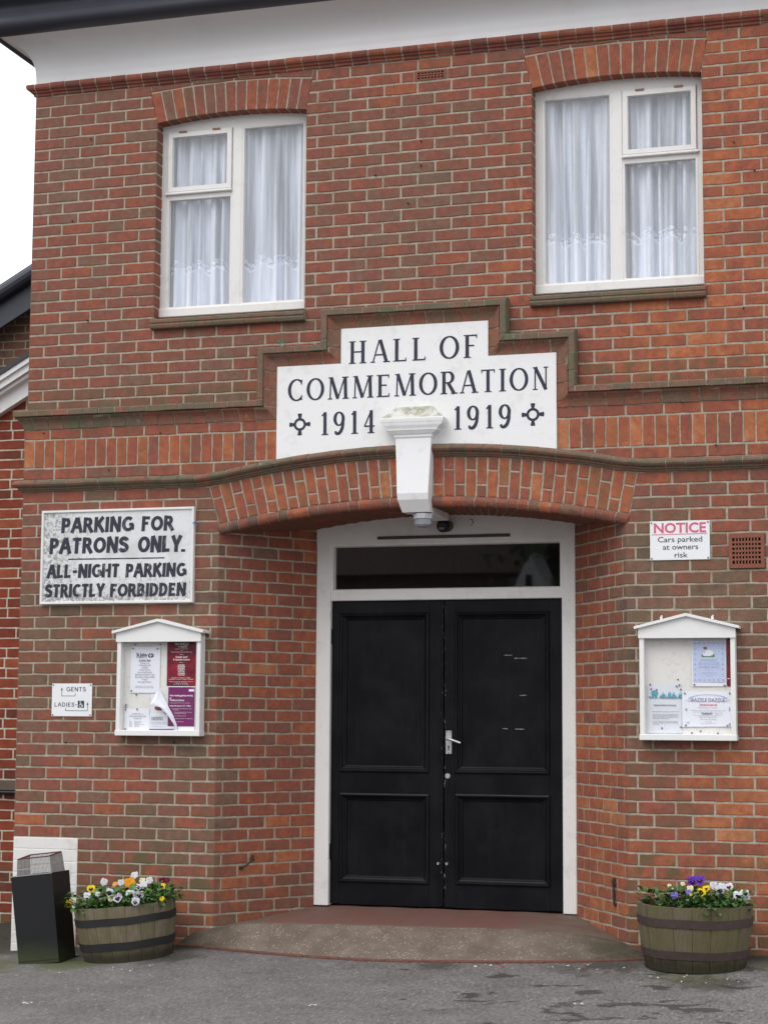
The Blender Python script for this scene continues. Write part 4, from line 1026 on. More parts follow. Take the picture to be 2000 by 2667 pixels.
twine('scrap of green twine on the moulded ledge beside the name panel', [[(1.80, -.09, 3.80), (1.835, -.10, 3.785), (1.86, -.10, 3.775)], [(1.815, -.095, 3.792), (1.84, -.1, 3.81)], [(1.83, -.1, 3.787), (1.85, -.1, 3.80)]], TWG)
twine('scrap of dark blue twine hanging from the porch soffit', [[(2.90, .55, 2.70), (2.918, .55, 2.695), (2.922, .55, 2.675), (2.91, .55, 2.655)]], TWB)

# ------------------------------------------------------------------ signs
def sgn(name, lab, x0, z0, x1, z1, y, m_, screws=True, bevel=.001):
    b = MB(); b.cbox((x0, y, z0), (x1, YL - .0015, z1), .0015); o = tag(b.build(name, [m_]), lab, 'sign')
    if screws:
        for a, c_ in ((x0 + .010, z0 + .010), (x1 - .010, z0 + .010), (x0 + .010, z1 - .010), (x1 - .010, z1 - .010)):
            s_ = MB(); s_.tube([(a, y + .001, c_), (a, y - .0025, c_)], .0052, 10); c = s_.build('screw', [INK]); c.parent = o
    return o
def sub(mb, name, m_, o): c = mb.build(name, m_ if isinstance(m_, list) else [m_]); c.parent = o; return c
yS = YL - .022
ps = sgn('parking_sign', 'large weathered white board reading parking for patrons only', .160, 2.146, 1.234, 2.757, yS, SIGNO, False)
fr = MB(); rect(fr, .158, 2.144, 1.236, 2.759, [(0, .022), (0, -.008), (.002, -.010), (.013, -.010), (.016, -.006), (.017, .003)], yS); sub(fr, 'frame', WHF, ps)
F_ps = Frame((0, yS, 0), (1, 0, 0), (0, 0, 1), (0, -1, 0)); lt = MB()
for a in (('PARKING', .297, .812, 2.609, 2.710), ('FOR', .868, 1.094, 2.609, 2.707), ('PATRONS', .215, .778, 2.473, 2.579), ('ONLY.', .846, 1.176, 2.470, 2.577), ('ALL-NIGHT', .203, .718, 2.314, 2.404), ('PARKING', .763, 1.184, 2.311, 2.401), ('STRICTLY', .191, .614, 2.188, 2.276), ('FORBIDDEN', .656, 1.184, 2.186, 2.273)):
    lettering(lt, a[0], F_ps, a[1], a[2], a[3], a[4], 'gothic', .245, .245, .05, .05)
lt.poly([F_ps.p(.353, 2.433, .0013), F_ps.p(1.035, 2.430, .0013), F_ps.p(1.035, 2.437, .0013), F_ps.p(.353, 2.441, .0013)])
sub(lt, 'lettering', SIGNB, ps)
ns = sgn('notice_sign', 'small white sign headed notice in red about cars parked', 4.153, 2.358, 4.506, 2.590, YL - .006, SIGNW)
F_ns = Frame((0, YL - .006, 0), (1, 0, 0), (0, 0, 1), (0, -1, 0))
lt = MB(); textmesh(lt, 'NOTICE', 4.329, 2.521, .082, F_ns, bold=.0022, width=.308); lt.poly([F_ns.p(4.163, 2.508, .001), F_ns.p(4.492, 2.510, .001), F_ns.p(4.492, 2.514, .001), F_ns.p(4.163, 2.512, .001)]); sub(lt, 'heading', PINK, ns)
lt = MB(); textmesh(lt, 'Cars parked', 4.331, 2.465, .046, F_ns, bold=.0003, width=.262); textmesh(lt, 'at owners', 4.334, 2.420, .046, F_ns, bold=.0003, width=.208); textmesh(lt, 'risk', 4.334, 2.372, .046, F_ns, bold=.0003, width=.078); sub(lt, 'lettering', CHAR, ns)
gs = sgn('toilet_sign', 'small white sign with arrows for gents and ladies', .252, 1.417, .538, 1.629, YL - .006, SIGNW)
lt = MB(); F_gs = F_ns
lettering(lt, 'GENTS', F_gs, .355, .495, 1.579, 1.606, 'gothic', .155, .155, .08); lettering(lt, 'LADIES-', F_gs, .272, .436, 1.480, 1.507, 'gothic', .155, .155, .08)
def bar(a, b, c_, d): lt.poly([F_gs.p(a, b, .0011), F_gs.p(c_, b, .0011), F_gs.p(c_, d, .0011), F_gs.p(a, d, .0011)])
bar(.3215, 1.5475, .3245, 1.588); bar(.3215, 1.5475, .421, 1.5505); bar(.418, 1.5475, .421, 1.568); lt.poly([F_gs.p(.316, 1.586, .0011), F_gs.p(.330, 1.586, .0011), F_gs.p(.323, 1.604, .0011)])
bar(.352, 1.4525, .355, 1.471); bar(.352, 1.4525, .510, 1.4555); bar(.507, 1.4525, .510, 1.494); lt.poly([F_gs.p(.5015, 1.492, .0011), F_gs.p(.5155, 1.492, .0011), F_gs.p(.5085, 1.510, .0011)])
sub(lt, 'lettering', CHAR, gs)
ic = MB(); ic.poly([F_gs.p(a, b, .0009) for a, b in ((.439, 1.473), (.484, 1.473), (.484, 1.518), (.439, 1.518))], 0)
def dot(mb, cx, cz, r0, r1, a0, a1, n_, mi):
    for i in range(12):
        a, b = R(a0 + (a1 - a0) * i / 12), R(a0 + (a1 - a0) * (i + 1) / 12)
        mb.face([mb.vert(F_gs.p(cx + r_ * math.cos(k), cz + r_ * math.sin(k), n_)) for r_, k in ((r0, a), (r1, a), (r1, b), (r0, b))], mi)
dot(ic, .4565, 1.5115, 0.0005, .0038, 0, 360, .0013, 1); dot(ic, .459, 1.4865, .0085, .0118, 120, 375, .0014, 1)
for q in (((.454, 1.507), (.4585, 1.507), (.4605, 1.489), (.456, 1.489)), ((.457, 1.494), (.4705, 1.494), (.4705, 1.490), (.457, 1.490)), ((.469, 1.493), (.4725, 1.493), (.4775, 1.480), (.474, 1.479)), ((.457, 1.502), (.468, 1.502), (.468, 1.499), (.457, 1.499))): ic.poly([F_gs.p(a, b, .0015) for a, b in q], 1)
sub(ic, 'pictogram', [DGREEN, PAPW], gs)

# ------------------------------------------------------------------ notice boards and what is pinned in them
YB = -.052
F_b = Frame((0, YB, 0), (1, 0, 0), (0, 0, 1), (0, -1, 0))
def board(x0, x1, lab, lips):
    t0 = thing('notice_board', lab, 'notice board', ((x0 + x1) / 2, YL, 1.297), group='gabled notice boards'); bpy.context.view_layer.update()
    mid = (x0 + x1) / 2; yf = -.110
    b = MB(); b.poly([(x0 + .01, YB, 1.30), (x1 - .01, YB, 1.30), (x1 - .01, YB, 1.95), (x0 + .01, YB, 1.95)]); b.box((x0 + .004, YB + .001, 1.30), (x1 - .004, YL - .001, 1.95)); part(b, 'pinboard', [PINB], t0)
    b = MB(); b.cbox((x0, yf, 1.332), (x0 + .028, YL - .001, 1.93), .003); b.cbox((x1 - .028, yf, 1.332), (x1, YL - .001, 1.93), .003); b.cbox((x0 - .003, yf - .006, 1.297), (x1 + .003, YL - .001, 1.333), .003); part(b, 'case', [WHN], t0)
    b = MB(); b.prism([(x, yf - .010, z) for x, z in ((x0 - .004, 1.893), (x1 + .004, 1.893), (x1 + .004, 1.953), (mid, 2.022), (x0 - .004, 1.953))], (0, .014, 0)); part(b, 'pediment', [WHN], t0)
    b = MB()
    for sgn_ in (-1, 1):
        xe = mid + sgn_ * ((x1 - x0) / 2 + .026)
        b.prism([(x, yf - .030, z) for x, z in ((mid, 2.038), (xe, 1.962), (xe, 1.946), (mid, 2.020))][::sgn_], (0, .112, 0))
    part(b, 'roof', [WHN], t0)
    for lx in lips:
        b = MB(); b.tube([(lx, -.036, 2.0), (lx, -.036, 2.022), (lx + .004, -.04, 2.027)], [.008, .008, .006], 8); part(b, 'fixing_lug', [WHN], t0)
    return t0
bL = board(.742, 1.318, 'white gabled notice board left of the porch with red and purple posters', [])
bR = board(4.094, 4.652, 'white gabled notice board right of the porch with a mostly empty left half', [4.215, 4.515])
def sheet(name, lab, x0, z0, x1, z1, m_, n=.004, cat='poster', tilt=0.0, pins=(), curl=.003):
    b = MB(); ph = random.random() * 6; NX, NZ = 5, 7; g = []
    for j in range(NZ + 1):
        for i in range(NX + 1):
            u, v = i / NX, j / NZ; x = x0 + (x1 - x0) * u; z = z0 + (z1 - z0) * v
            xx = x + tilt * (z - (z0 + z1) / 2); zz = z - tilt * (x - (x0 + x1) / 2)
            g.append(b.vert(F_b.p(xx, zz, n + curl * (.3 + .3 * math.sin(u * 4 + v * 5 + ph)))))
    for j in range(NZ):
        for i in range(NX): a = j * (NX + 1) + i; b.face((g[a], g[a + 1], g[a + NX + 2], g[a + NX + 1]))
    o = tag(b.build(name, [m_], smooth=True), lab, cat)
    for px_, pz_ in pins:
        q = MB(); c_ = F_b.p(px_, pz_, n + .001); q.tube([c_, c_ + V((0, -.006, 0))], [.0045, .0055], 8); sub(q, 'drawing_pin', INK, o)
    return o
def lines(o, rows, m_, nm='print', n=.0085):
    """rows: (text, x centre, z baseline, cap size, width or None, align)"""
    b = MB()
    for r_ in rows: textmesh(b, r_[0], r_[1], r_[2], r_[3], F_b, r_[5] if len(r_) > 5 else 'CENTER', n, r_[6] if len(r_) > 6 else 0.0, r_[4] if len(r_) > 4 else None)
    sub(b, nm, m_, o)
def shapes(o, polys, m_, nm, n=.0085):
    b = MB()
    for k, q in enumerate(polys): b.poly([F_b.p(x, z, n + .00003 * k) for x, z in q])
    sub(b, nm, m_, o)
def ell(cx, cz, rx, rz, N=18): return [(cx + rx * math.cos(2 * PI * i / N), cz + rz * math.sin(2 * PI * i / N)) for i in range(N)]
def rc(a, b, c_, d): return [(a, b), (c_, b), (c_, d), (a, d)]
# left board
o = sheet('notice_sheet', 'white jumble sale notice with a round black cross badge at its top', .815, 1.569, 1.020, 1.864, PAPW, cat='notice', pins=((.832, 1.852), (1.002, 1.850), (.826, 1.582), (1.008, 1.582)))
lines(o, [('St John', .892, 1.802, .032, .072, 'CENTER', .0006), ('Ambulance', .892, 1.792, .011, .072)], INKB, 'heading')
shapes(o, [ell(.955, 1.808, .020, .014)], INKB, 'badge', .0080)
shapes(o, [[(.955, 1.808), (.943, 1.812), (.943, 1.804)], [(.955, 1.808), (.967, 1.812), (.967, 1.804)], [(.955, 1.808), (.950, 1.8195), (.960, 1.8195)], [(.955, 1.808), (.950, 1.7965), (.960, 1.7965)]], PAPW, 'badge_cross', .0088)
lines(o, [('Jumble Sale', .915, 1.770, .022, .08, 'CENTER', .0003), ('Saturday 11th', .915, 1.754, .014, .06), ('Commemoration Hall', .915, 1.741, .014, .08), ('Wadhurst', .915, 1.726, .015, .045), ('9.30am-12noon', .915, 1.712, .014, .076), ('Entrance by Donation', .915, 1.697, .014, .10), ('Refreshments, Books, Toys,', .917, 1.681, .015, .136), ('Bric-a-Brac, Clothes, Raffle,', .917, 1.665, .015, .132), ('Tombola', .917, 1.650, .014, .04), ('No Large Furniture', .917, 1.635, .014, .094), ('All proceeds to the local branch', .915, 1.610, .008, .12), ('Thank you for your support today', .915, 1.601, .008, .13)], INK)
o = sheet('concert_poster', 'glossy red valentine concert poster in the left notice board', 1.068, 1.614, 1.264, 1.892, PAPR, n=.005)
o['label'] = 'glossy dark red valentine concert poster at top right of the left notice board'
lines(o, [('MAYFIELD', 1.168, 1.872, .022, .092), ('a Cappella', 1.176, 1.858, .016, .06), ('presents an evening concert', 1.168, 1.846, .008, .085), ('with', 1.168, 1.836, .007, .012), ('Young Vocalists Ensemble and Chamber Choir', 1.168, 1.826, .008, .148), ('Present', 1.168, 1.810, .008, .024)], INKW, 'heading')
lines(o, [("'Greater Love'", 1.168, 1.792, .016, .085, 'CENTER', .0003), ('A Valentine Concert', 1.168, 1.775, .016, .115, 'CENTER', .0003), ('Music by', 1.168, 1.760, .008, .026)] + [(s_, 1.168, 1.742 - i * .0105, .010, .045 + .006 * (i % 2), 'CENTER', .0003) for i, s_ in enumerate(('RACHMANINOV', 'BRUCKNER', 'MONTEVERDI', 'PARRY', 'WALTON', 'TAVENER', 'WHITACRE'))] + [('Saturday 11th February 7.30pm', 1.168, 1.662, .010, .13), ('Mayfield Convent Chapel, Mayfield', 1.168, 1.653, .009, .168), ('Tickets from the box office and at the door', 1.168, 1.638, .008, .17), ('Refreshments included', 1.168, 1.630, .007, .08), ('In aid of charity', 1.168, 1.622, .007, .10)], INKW)
o = sheet('library_poster', 'purple reading group poster below the red one in the left notice board', 1.078, 1.331, 1.265, 1.611, PAPW, n=.004)
shapes(o, [rc(1.081, 1.358, 1.262, 1.606)], PAPP, 'purple_field', .0078)
lines(o, [('New reading group starting', 1.093, 1.548, .0155, .157, 'LEFT', .0004), ('at', 1.093, 1.533, .014, None, 'LEFT', .0004), ('Wadhurst Library', 1.093, 1.518, .0155, .10, 'LEFT', .0004), ('Come along and share your reading', 1.093, 1.504, .007, .135, 'LEFT'), ('Friday 20th January 1.30 - 3.00pm', 1.093, 1.484, .011, .145, 'LEFT', .0003), ('We meet on the third Friday of every month', 1.105, 1.467, .008, .14, 'LEFT'), ('at the library', 1.115, 1.460, .007, .04, 'LEFT'), ('a wide choice of books for all readers', 1.12, 1.445, .008, .125, 'LEFT'), ('and friendly discussion', 1.125, 1.437, .007, .08, 'LEFT'), ('New members welcome', 1.13, 1.422, .007, .075, 'LEFT'), ('Please ask a member of the library staff', 1.135, 1.405, .007, .115, 'LEFT'), ('for more details', 1.14, 1.385, .007, .05, 'LEFT'), ('library', 1.25, 1.600, .007, .02)], INKW, n=.0095)
shapes(o, [rc(1.222, 1.578, 1.258, 1.593)], PAPW, 'logo_box', .0092)
o = sheet('notice_sheet', 'small white list of sale dates in the bottom left corner of the left notice board', .781, 1.330, .953, 1.470, PAPW, n=.003, cat='notice', pins=((.788, 1.462), (.868, 1.466), (.788, 1.338)))
lines(o, [('Jumble Sales in', .872, 1.432, .014, .08), ('Commemoration Hall', .872, 1.417, .014, .115), ('Wadhurst', .872, 1.402, .014, .054)] + [(a, .815, 1.386 - i * .0065, .0068, None, 'LEFT') for i, a in enumerate(('14 Jan', '28 Jan', '11 Feb', '25 Feb', '10 Mar', '24 Mar'))] + [(a, .85, 1.386 - i * .0065, .0068, None, 'LEFT') for i, a in enumerate(('Scouts and guides', 'St John and friends', 'Bowls club', 'Church of England school', 'Royal Legion', 'Village players'))], INK)
o = sheet('curling_leaflet', 'white leaflet curling away from the board over the purple poster', .952, 1.322, 1.150, 1.425, PAPG, n=.006, cat='leaflet')
fl = MB()
fl.poly([F_b.p(x, z, .0072) for x, z in ((.957, 1.42), (1.14, 1.42), (1.105, 1.462), (1.06, 1.50), (.99, 1.50), (.965, 1.49))]); fl.poly([F_b.p(x, z, .005) for x, z in ((.962, 1.49), (1.0, 1.52), (1.0, 1.562), (.962, 1.562))])
rt_ = [(1.152, 1.326, .010), (1.146, 1.37, .016), (1.128, 1.42, .022), (1.096, 1.475, .026), (1.058, 1.54, .024), (1.026, 1.604, .016)]
lf_ = [(1.149, 1.330, .012), (1.128, 1.376, .030), (1.092, 1.430, .044), (1.045, 1.478, .054), (.979, 1.493, .060), (1.018, 1.597, .022)]
ids = []
for (a, b, c_), (d, e, f_) in zip(rt_, lf_):
    ids.append([fl.vert(F_b.p(a + (d - a) * k, b + (e - b) * k, c_ + (f_ - c_) * k + .014 * math.sin(k * PI))) for k in (0, .25, .5, .75, 1)])
for A, B in zip(ids, ids[1:]):
    for k in range(4): fl.face((A[k], A[k + 1], B[k + 1], B[k]))
sub(fl, 'curled_corner', PAPW, o)
shapes(o, [ell(1.02, 1.473, .032, .016)], INKN, 'picture', .0082); shapes(o, [ell(1.083, 1.447, .030, .015)], INK, 'picture', .0090)
shapes(o, [rc(.955, 1.333, 1.125, 1.341)], INKV, 'footer', .0100)
lines(o, [('A WARM WELCOME TO', .968, 1.408, .011, .08, 'LEFT', .0003), ('A NEW CLUB FOR ALL', .968, 1.397, .011, .085, 'LEFT', .0003), ('Join us each week for tea and conversation', .968, 1.380, .007, .15, 'LEFT'), ('in a warm and friendly hall with parking', .968, 1.371, .007, .15, 'LEFT'), ('every Wednesday afternoon', .968, 1.354, .007, .09, 'LEFT')], INK, n=.0105)
# right board
o = sheet('club_poster', 'pale blue bowls club jumble sale poster with a dotted border in the right notice board', 4.394, 1.612, 4.592, 1.878, PAPW, n=.005, pins=((4.408, 1.622), (4.583, 1.617)))
o['label'] = 'pale blue bowls club poster with dotted border in the right notice board'
shapes(o, [rc(4.402, 1.637, 4.585, 1.872)], PAPB, 'blue_field', .0088)
shapes(o, [rc(4.452, 1.782, 4.527, 1.800)], INKG, 'picture', .0096); shapes(o, [ell(4.496, 1.806, .026, .018), ell(4.478, 1.797, .02, .009)], PAPW, 'picture', .0104); shapes(o, [ell(4.474, 1.835, .011, .008)], INKN, 'picture', .0110)
shapes(o, [ell(x, z, .0045, .0045, 8) for x, z in [(4.414 + i * .0268, 1.862) for i in range(7)] + [(4.414 + i * .0268, 1.649) for i in range(7)] + [(4.414, 1.68 + i * .03) for i in range(6)] + [(4.574, 1.68 + i * .03) for i in range(6)]], INKL, 'border', .0097)
lines(o, [('WADHURST', 4.494, 1.757, .020, .10), ('BOWLS CLUB', 4.494, 1.737, .020, .118), ('JUMBLE SALE', 4.494, 1.717, .020, .12), ('Saturday morning', 4.494, 1.704, .008, .05), ('Commemoration Hall doors open ten', 4.494, 1.690, .008, .088), ('good quality items wanted please', 4.494, 1.681, .008, .088), ('refreshments', 4.494, 1.668, .007, .03)], INKL, n=.0098)
o = sheet('concert_poster', 'narrow strip of a red poster at the right edge of the right notice board', 4.596, 1.612, 4.624, 1.890, PAPR, n=.003)
shapes(o, [rc(4.600, 1.655, 4.612, 1.659)], INKW, 'print')
o = sheet('notice_sheet', 'pale notice headed with a teal seaweed band at lower left of the right notice board', 4.134, 1.338, 4.332, 1.630, PAPG, n=.003, cat='notice', pins=((4.149, 1.622), (4.320, 1.620), (4.305, 1.612), (4.155, 1.596), (4.187, 1.592), (4.328, 1.594), (4.328, 1.374), (4.216, 1.368)))
tl_ = []
for i in range(40): x = 4.138 + random.random() * .185; tl_.append([(x, 1.543), (x + random.uniform(.006, .02), 1.543), (x + random.uniform(-.016, .022), 1.555 + random.random() * .03)])
tl_.append(ell(4.175, 1.573, .02, .016))
shapes(o, tl_, INKT, 'teal_band')
lines(o, [('Wadhurst and District Choral Society', 4.235, 1.498, .013, .13, 'CENTER', .0003)] + [('mmmm mm mmmmm mmmm mm mmmmm mmm' if False else s_, 4.162, z, .0085, wd, 'LEFT') for s_, z, wd in (('We are pleased to announce a concert for you all', 1.462, .158), ('The choir will be singing a programme of music', 1.446, .15), ('from many lands together with guests and friends', 1.438, .15), ('of the society. Please come and join us for the', 1.430, .148), ('evening and bring a friend with you', 1.422, .095), ('For further details please contact the secretary', 1.405, .148), ('or look at our page for the dates of rehearsals', 1.397, .146), ('and concerts', 1.389, .04))], INK)
o = sheet('dance_poster', 'white razzle dazzle exercise class poster at lower right of the right notice board', 4.334, 1.378, 4.624, 1.582, PAPW, n=.007, tilt=-.01, pins=((4.352, 1.572), (4.612, 1.572), (4.356, 1.386), (4.596, 1.384)))
lines(o, [('RAZZLE DAZZLE', 4.486, 1.522, .030, .19)], INKV, 'heading', .0125)
shapes(o, [[(4.486 + .115 * math.cos(a) * s_, 1.535 + .030 * math.sin(a) * s_) for a, s_ in [(R(10 + 160 * i / 16), 1) for i in range(17)] + [(R(170 - 160 * i / 16), .93) for i in range(17)]]] + [rc(4.355, 1.530, 4.395, 1.5318), rc(4.372, 1.524, 4.40, 1.5258), rc(4.572, 1.530, 4.61, 1.5318), rc(4.568, 1.524, 4.60, 1.5258), rc(4.36, 1.40, 4.378, 1.404), rc(4.352, 1.478, 4.368, 1.482), rc(4.356, 1.468, 4.362, 1.484), rc(4.606, 1.47, 4.612, 1.492), rc(4.604, 1.386, 4.614, 1.400)], INKL, 'flourish', .0118)
lines(o, [('Exercise the easy way', 4.488, 1.500, .017, .10, 'CENTER', .0003)], INKR, 'subheading', .0125)
lines(o, [('Routines & fun', 4.452, 1.485, .009, .05), ('THURSDAYS', 4.478, 1.449, .014, .065, 'CENTER', .0006), ('10-11', 4.540, 1.449, .010, .03), ('Suitable for everyone at whatever level of fitness they are today', 4.486, 1.470, .007, .20), ('Beginners are always welcome', 4.486, 1.432, .008, .10), ('Call for more information', 4.486, 1.418, .008, .095), ('or just come', 4.486, 1.405, .007, .04), ('Wear comfortable clothes', 4.486, 1.396, .006, .095)], INK, n=.0125)
lines(o, [('easy to follow', 4.506, 1.485, .010, .068)], INKO, 'highlight', .0125)
shapes(o, [rc(4.404, 1.442, 4.566, 1.4432), rc(4.404, 1.463, 4.566, 1.4642), rc(4.404, 1.442, 4.4052, 1.464), rc(4.565, 1.442, 4.566, 1.464)], INKL, 'box_rule', .0122)
for cx_, cz_, brd in ((.845, 1.878, bL), (1.02, 1.877, bL), (.858, 1.558, bL), (.788, 1.492, bL), (.785, 1.478, bL), (4.44, 1.352, bR), (4.39, 1.340, bR), (4.54, 1.340, bR)):
    q = MB(); c_ = F_b.p(cx_, cz_, .0005); q.tube([c_, c_ + V((0, -.006, 0))], [.0045, .0055], 8); part(q, 'drawing_pin', [INK], brd)
q = MB(); c_ = F_b.p(4.312, 1.652, .0005); q.tube([c_, c_ + V((0, -.006, 0))], [.007, .003], 3); part(q, 'flag_pin', [REDD], bR)
# ------------------------------------------------------------------ ground, ramp
def lin(x, pts):
    if x <= pts[0][0]: return pts[0][1]
    for (a, b), (c_, d) in zip(pts, pts[1:]):
        if x <= c_: k = (x - a) / (c_ - a); return b + (d - b) * k
    return pts[-1][1]
def gz(x, y):
    g = lin(x, [(-3, -.13), (-.1, -.115), (.4, -.078), (1.3, -.014), (2.6, .0), (4.1, .045), (5.4, .07), (9, .10)])
    s_ = .05 * (max(-3.2, min(0.0, y)) + .45); far = max(0, min(1, (-y - 3) / 8))
    return (g + s_) * (1 - far) + -.16 * far
gm = MB(); xs_ = [-300, -60, -20, -9, -5, -3.5] + [-2.6 + i * .2 for i in range(52)] + [9, 12, 25, 70, 300]; ys_ = [-300, -80, -40, -25, -15, -10, -7, -5] + [-4 + i * .2 for i in range(31)] + [3, 5, 9, 20, 80, 300]
gi = [[gm.vert((x, y, gz(x, y))) for x in xs_] for y in ys_]
for j in range(len(ys_) - 1):
    for i in range(len(xs_) - 1): gm.face((gi[j][i], gi[j][i + 1], gi[j + 1][i + 1], gi[j + 1][i]))
g_ = gm.build('car_park', [ASPH], smooth=True); g_['kind'] = 'structure'
FRT = [(1.17, -.07), (1.40, -.165), (1.75, -.28), (2.2, -.38), (2.65, -.43), (3.2, -.43), (3.7, -.385), (4.0, -.32), (4.16, -.26)]
def front(t_):
    k = t_ * (len(FRT) - 1); i = min(int(k), len(FRT) - 2); u = k - i
    p0, p1, p2, p3 = FRT[max(i - 1, 0)], FRT[i], FRT[i + 1], FRT[min(i + 2, len(FRT) - 1)]
    return tuple(.5 * (2 * p1[q] + (p2[q] - p0[q]) * u + (2 * p0[q] - 5 * p1[q] + 4 * p2[q] - p3[q]) * u * u + (3 * p1[q] - p0[q] - 3 * p2[q] + p3[q]) * u ** 3) for q in (0, 1))
rp = MB(); NT, ND, NF = 48, 8, 14; rows = []
for j in range(ND + 1):
    v = j / ND; y = .72 + (-.035 - .72) * v
    yl = min(y, .63); f = (.635 - yl) / (.635 - YL)
    xl, xr = 1.838 + (XA - 1.838) * f - .012, 3.568 + (XB - 3.568) * f + .012; row = []
    for i in range(NT + 1):
        t_ = i / NT; e = abs(2 * t_ - 1); x = xl + (xr - xl) * t_
        z = .207 + (.168 - .207) * v + .016 * (2 * t_ - 1) * v - (.045 + (.04 if t_ > .5 else 0)) * v * e ** 6
        row.append(rp.vert((x, y, z + .0022 * math.sin(x * 21 + y * 13))))
    rows.append(row)
base = [rp.v[i] for i in rows[-1]]
for j in range(1, NF + 1):
    v = j / NF; row = []
    for i in range(NT + 1):
        t_ = i / NT; fx, fy_ = front(t_); b0 = base[i]; x = b0[0] + (fx - b0[0]) * v; y = b0[1] + (fy_ - b0[1]) * v
        zg = gz(fx, fy_) + .012; pr = v ** 1.12; z = b0[2] + (zg - b0[2]) * pr + .010 * math.sin(v * PI)
        row.append(rp.vert((x, y, z + .003 * math.sin(x * 17 + y * 23) * math.sin(v * PI))))
    rows.append(row)
for j in range(len(rows) - 1):
    for i in range(NT): rp.face((rows[j + 1][i], rows[j + 1][i + 1], rows[j][i + 1], rows[j][i]), 0 if j < ND else 1)
for i in range(NT):                          # skirt into the ground
    a, b = rows[-1][i], rows[-1][i + 1]; A, B = rp.v[a], rp.v[b]
    rp.face((rp.vert((A[0], A[1], A[2] - .08)), rp.vert((B[0], B[1], B[2] - .08)), b, a), 1)
for s_ in (0, NT):
    for j in range(ND, len(rows) - 1):
        a, b = rows[j][s_], rows[j + 1][s_]; A, B = rp.v[a], rp.v[b]; q = [a, b, rp.vert((B[0], B[1], -.2)), rp.vert((A[0], A[1], -.2))]; rp.face(q if s_ == 0 else q[::-1], 1)
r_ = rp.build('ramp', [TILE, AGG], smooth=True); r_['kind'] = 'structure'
eg = MB()
for i in range(60):
    a, b = front(i / 60), front((i + 1) / 60); w_ = .013 + .005 * math.sin(i * 1.7); mk = 1 if i < 42 else max(.3, 1 - (i - 42) / 16); w_ *= mk
    za, zb = gz(*a), gz(*b)
    A = [(a[0], a[1] - w_, za - .01), (b[0], b[1] - w_, zb - .01), (b[0], b[1] - w_, zb + .0085), (a[0], a[1] - w_, za + .0085), (a[0], a[1] + .004, za + .016), (b[0], b[1] + .004, zb + .016)]
    v_ = [eg.vert(q) for q in A]; eg.face(v_[:4]); eg.face((v_[3], v_[2], v_[5], v_[4]))
e_ = eg.build('ramp_edging', [EDGE]); e_['kind'] = 'structure'
db = MB(); random.seed(5)
def bit(x, y, s_, mi, z=None):
    zz = gz(x, y) if z is None else z; a = random.random() * 6.28; n = random.choice((4, 5, 6)); h = s_ * random.uniform(.15, .5)
    P = [(x + s_ * random.uniform(.6, 1.1) * math.cos(a + i * 6.28 / n), y + s_ * random.uniform(.5, .9) * math.sin(a + i * 6.28 / n), zz - .002) for i in range(n)]
    b = [db.vert(q) for q in P]; t0 = db.vert((x, y, zz + h))
    for i in range(n): db.face((b[i], b[(i + 1) % n], t0), mi)
for i in range(26): bit(random.uniform(3.05, 4.15), random.uniform(-.60, -.44), random.uniform(.006, .017), random.choice((0, 0, 1, 1, 2)))
for i in range(90): bit(random.uniform(.2, 5.2), random.uniform(-3.2, -.75), random.uniform(.003, .009), random.choice((2, 2, 0)))
for i in range(24): bit(random.uniform(4.15, 5.2), random.uniform(-.95, -.6), random.uniform(.005, .014), random.choice((2, 2, 0)))
for i in range(16): bit(random.uniform(.5, 1.5), random.uniform(-1.0, -.7), random.uniform(.005, .012), random.choice((2, 0)))
for q in ((2.63, -1.72), (4.0, -1.55), (1.1, -1.9), (2.3, -2.3)):
    for i in range(5): bit(q[0] + random.uniform(-.03, .03), q[1] + random.uniform(-.02, .02), random.uniform(.008, .018), 2)
d_ = db.build('debris', [CREAM, REDD, GREYD]); d_['kind'] = 'stuff'

# ------------------------------------------------------------------ litter bin
bn = thing('litter_bin', 'leaning square black litter bin with a wire basket beside the white painted patch', 'litter bin', (.505, -.470, -.078), (0, R(-7.0), R(-2))); bpy.context.view_layer.update()
def local(mb, name, mats, par, **kw): o = mb.build(name, mats, None, **kw); o.parent = par; return o
b = MB(); W_, H_ = .142, .535; DP = .80
for i in range(4):
    a0 = [(-W_, -W_), (W_, -W_), (W_, W_ * .55), (-W_, W_ * .55)]; p, q = a0[i], a0[(i + 1) % 4]
    b.poly([(p[0] * .97, p[1] * .97, 0), (q[0] * .97, q[1] * .97, 0), (q[0], q[1], H_), (p[0], p[1], H_)])
    b.poly([(q[0] * .94, q[1] * .94, .02), (p[0] * .94, p[1] * .94, .02), (p[0] * .975, p[1] * .975, H_), (q[0] * .975, q[1] * .975, H_)])
    b.poly([(p[0], p[1], H_), (q[0], q[1], H_), (q[0] * .975, q[1] * .975, H_), (p[0] * .975, p[1] * .975, H_)])
b.poly([(-W_, -W_, .02), (W_, -W_, .02), (W_, W_, .02), (-W_, W_, .02)]); local(b, 'body', [BINM], bn)
b = MB(); b.box((-W_ - .001, -W_ - .002, H_ - .004), (W_ + .001, -W_ + .003, H_ + .001)); local(b, 'worn_lip', [WIRE], bn)
bk = MB(); z0, z1 = .40, .640; k0, k1 = .128, .112; zs_ = lambda y: .010 * (y / .12)
def ring4(k, z): return [(-k, -k + .012, z + zs_(-k)), (k, -k + .012, z + zs_(-k)), (k, k * .5, z + zs_(k)), (-k, k * .5, z + zs_(k))]
lo_, hi_ = ring4(k0, z0), ring4(k1, z1)
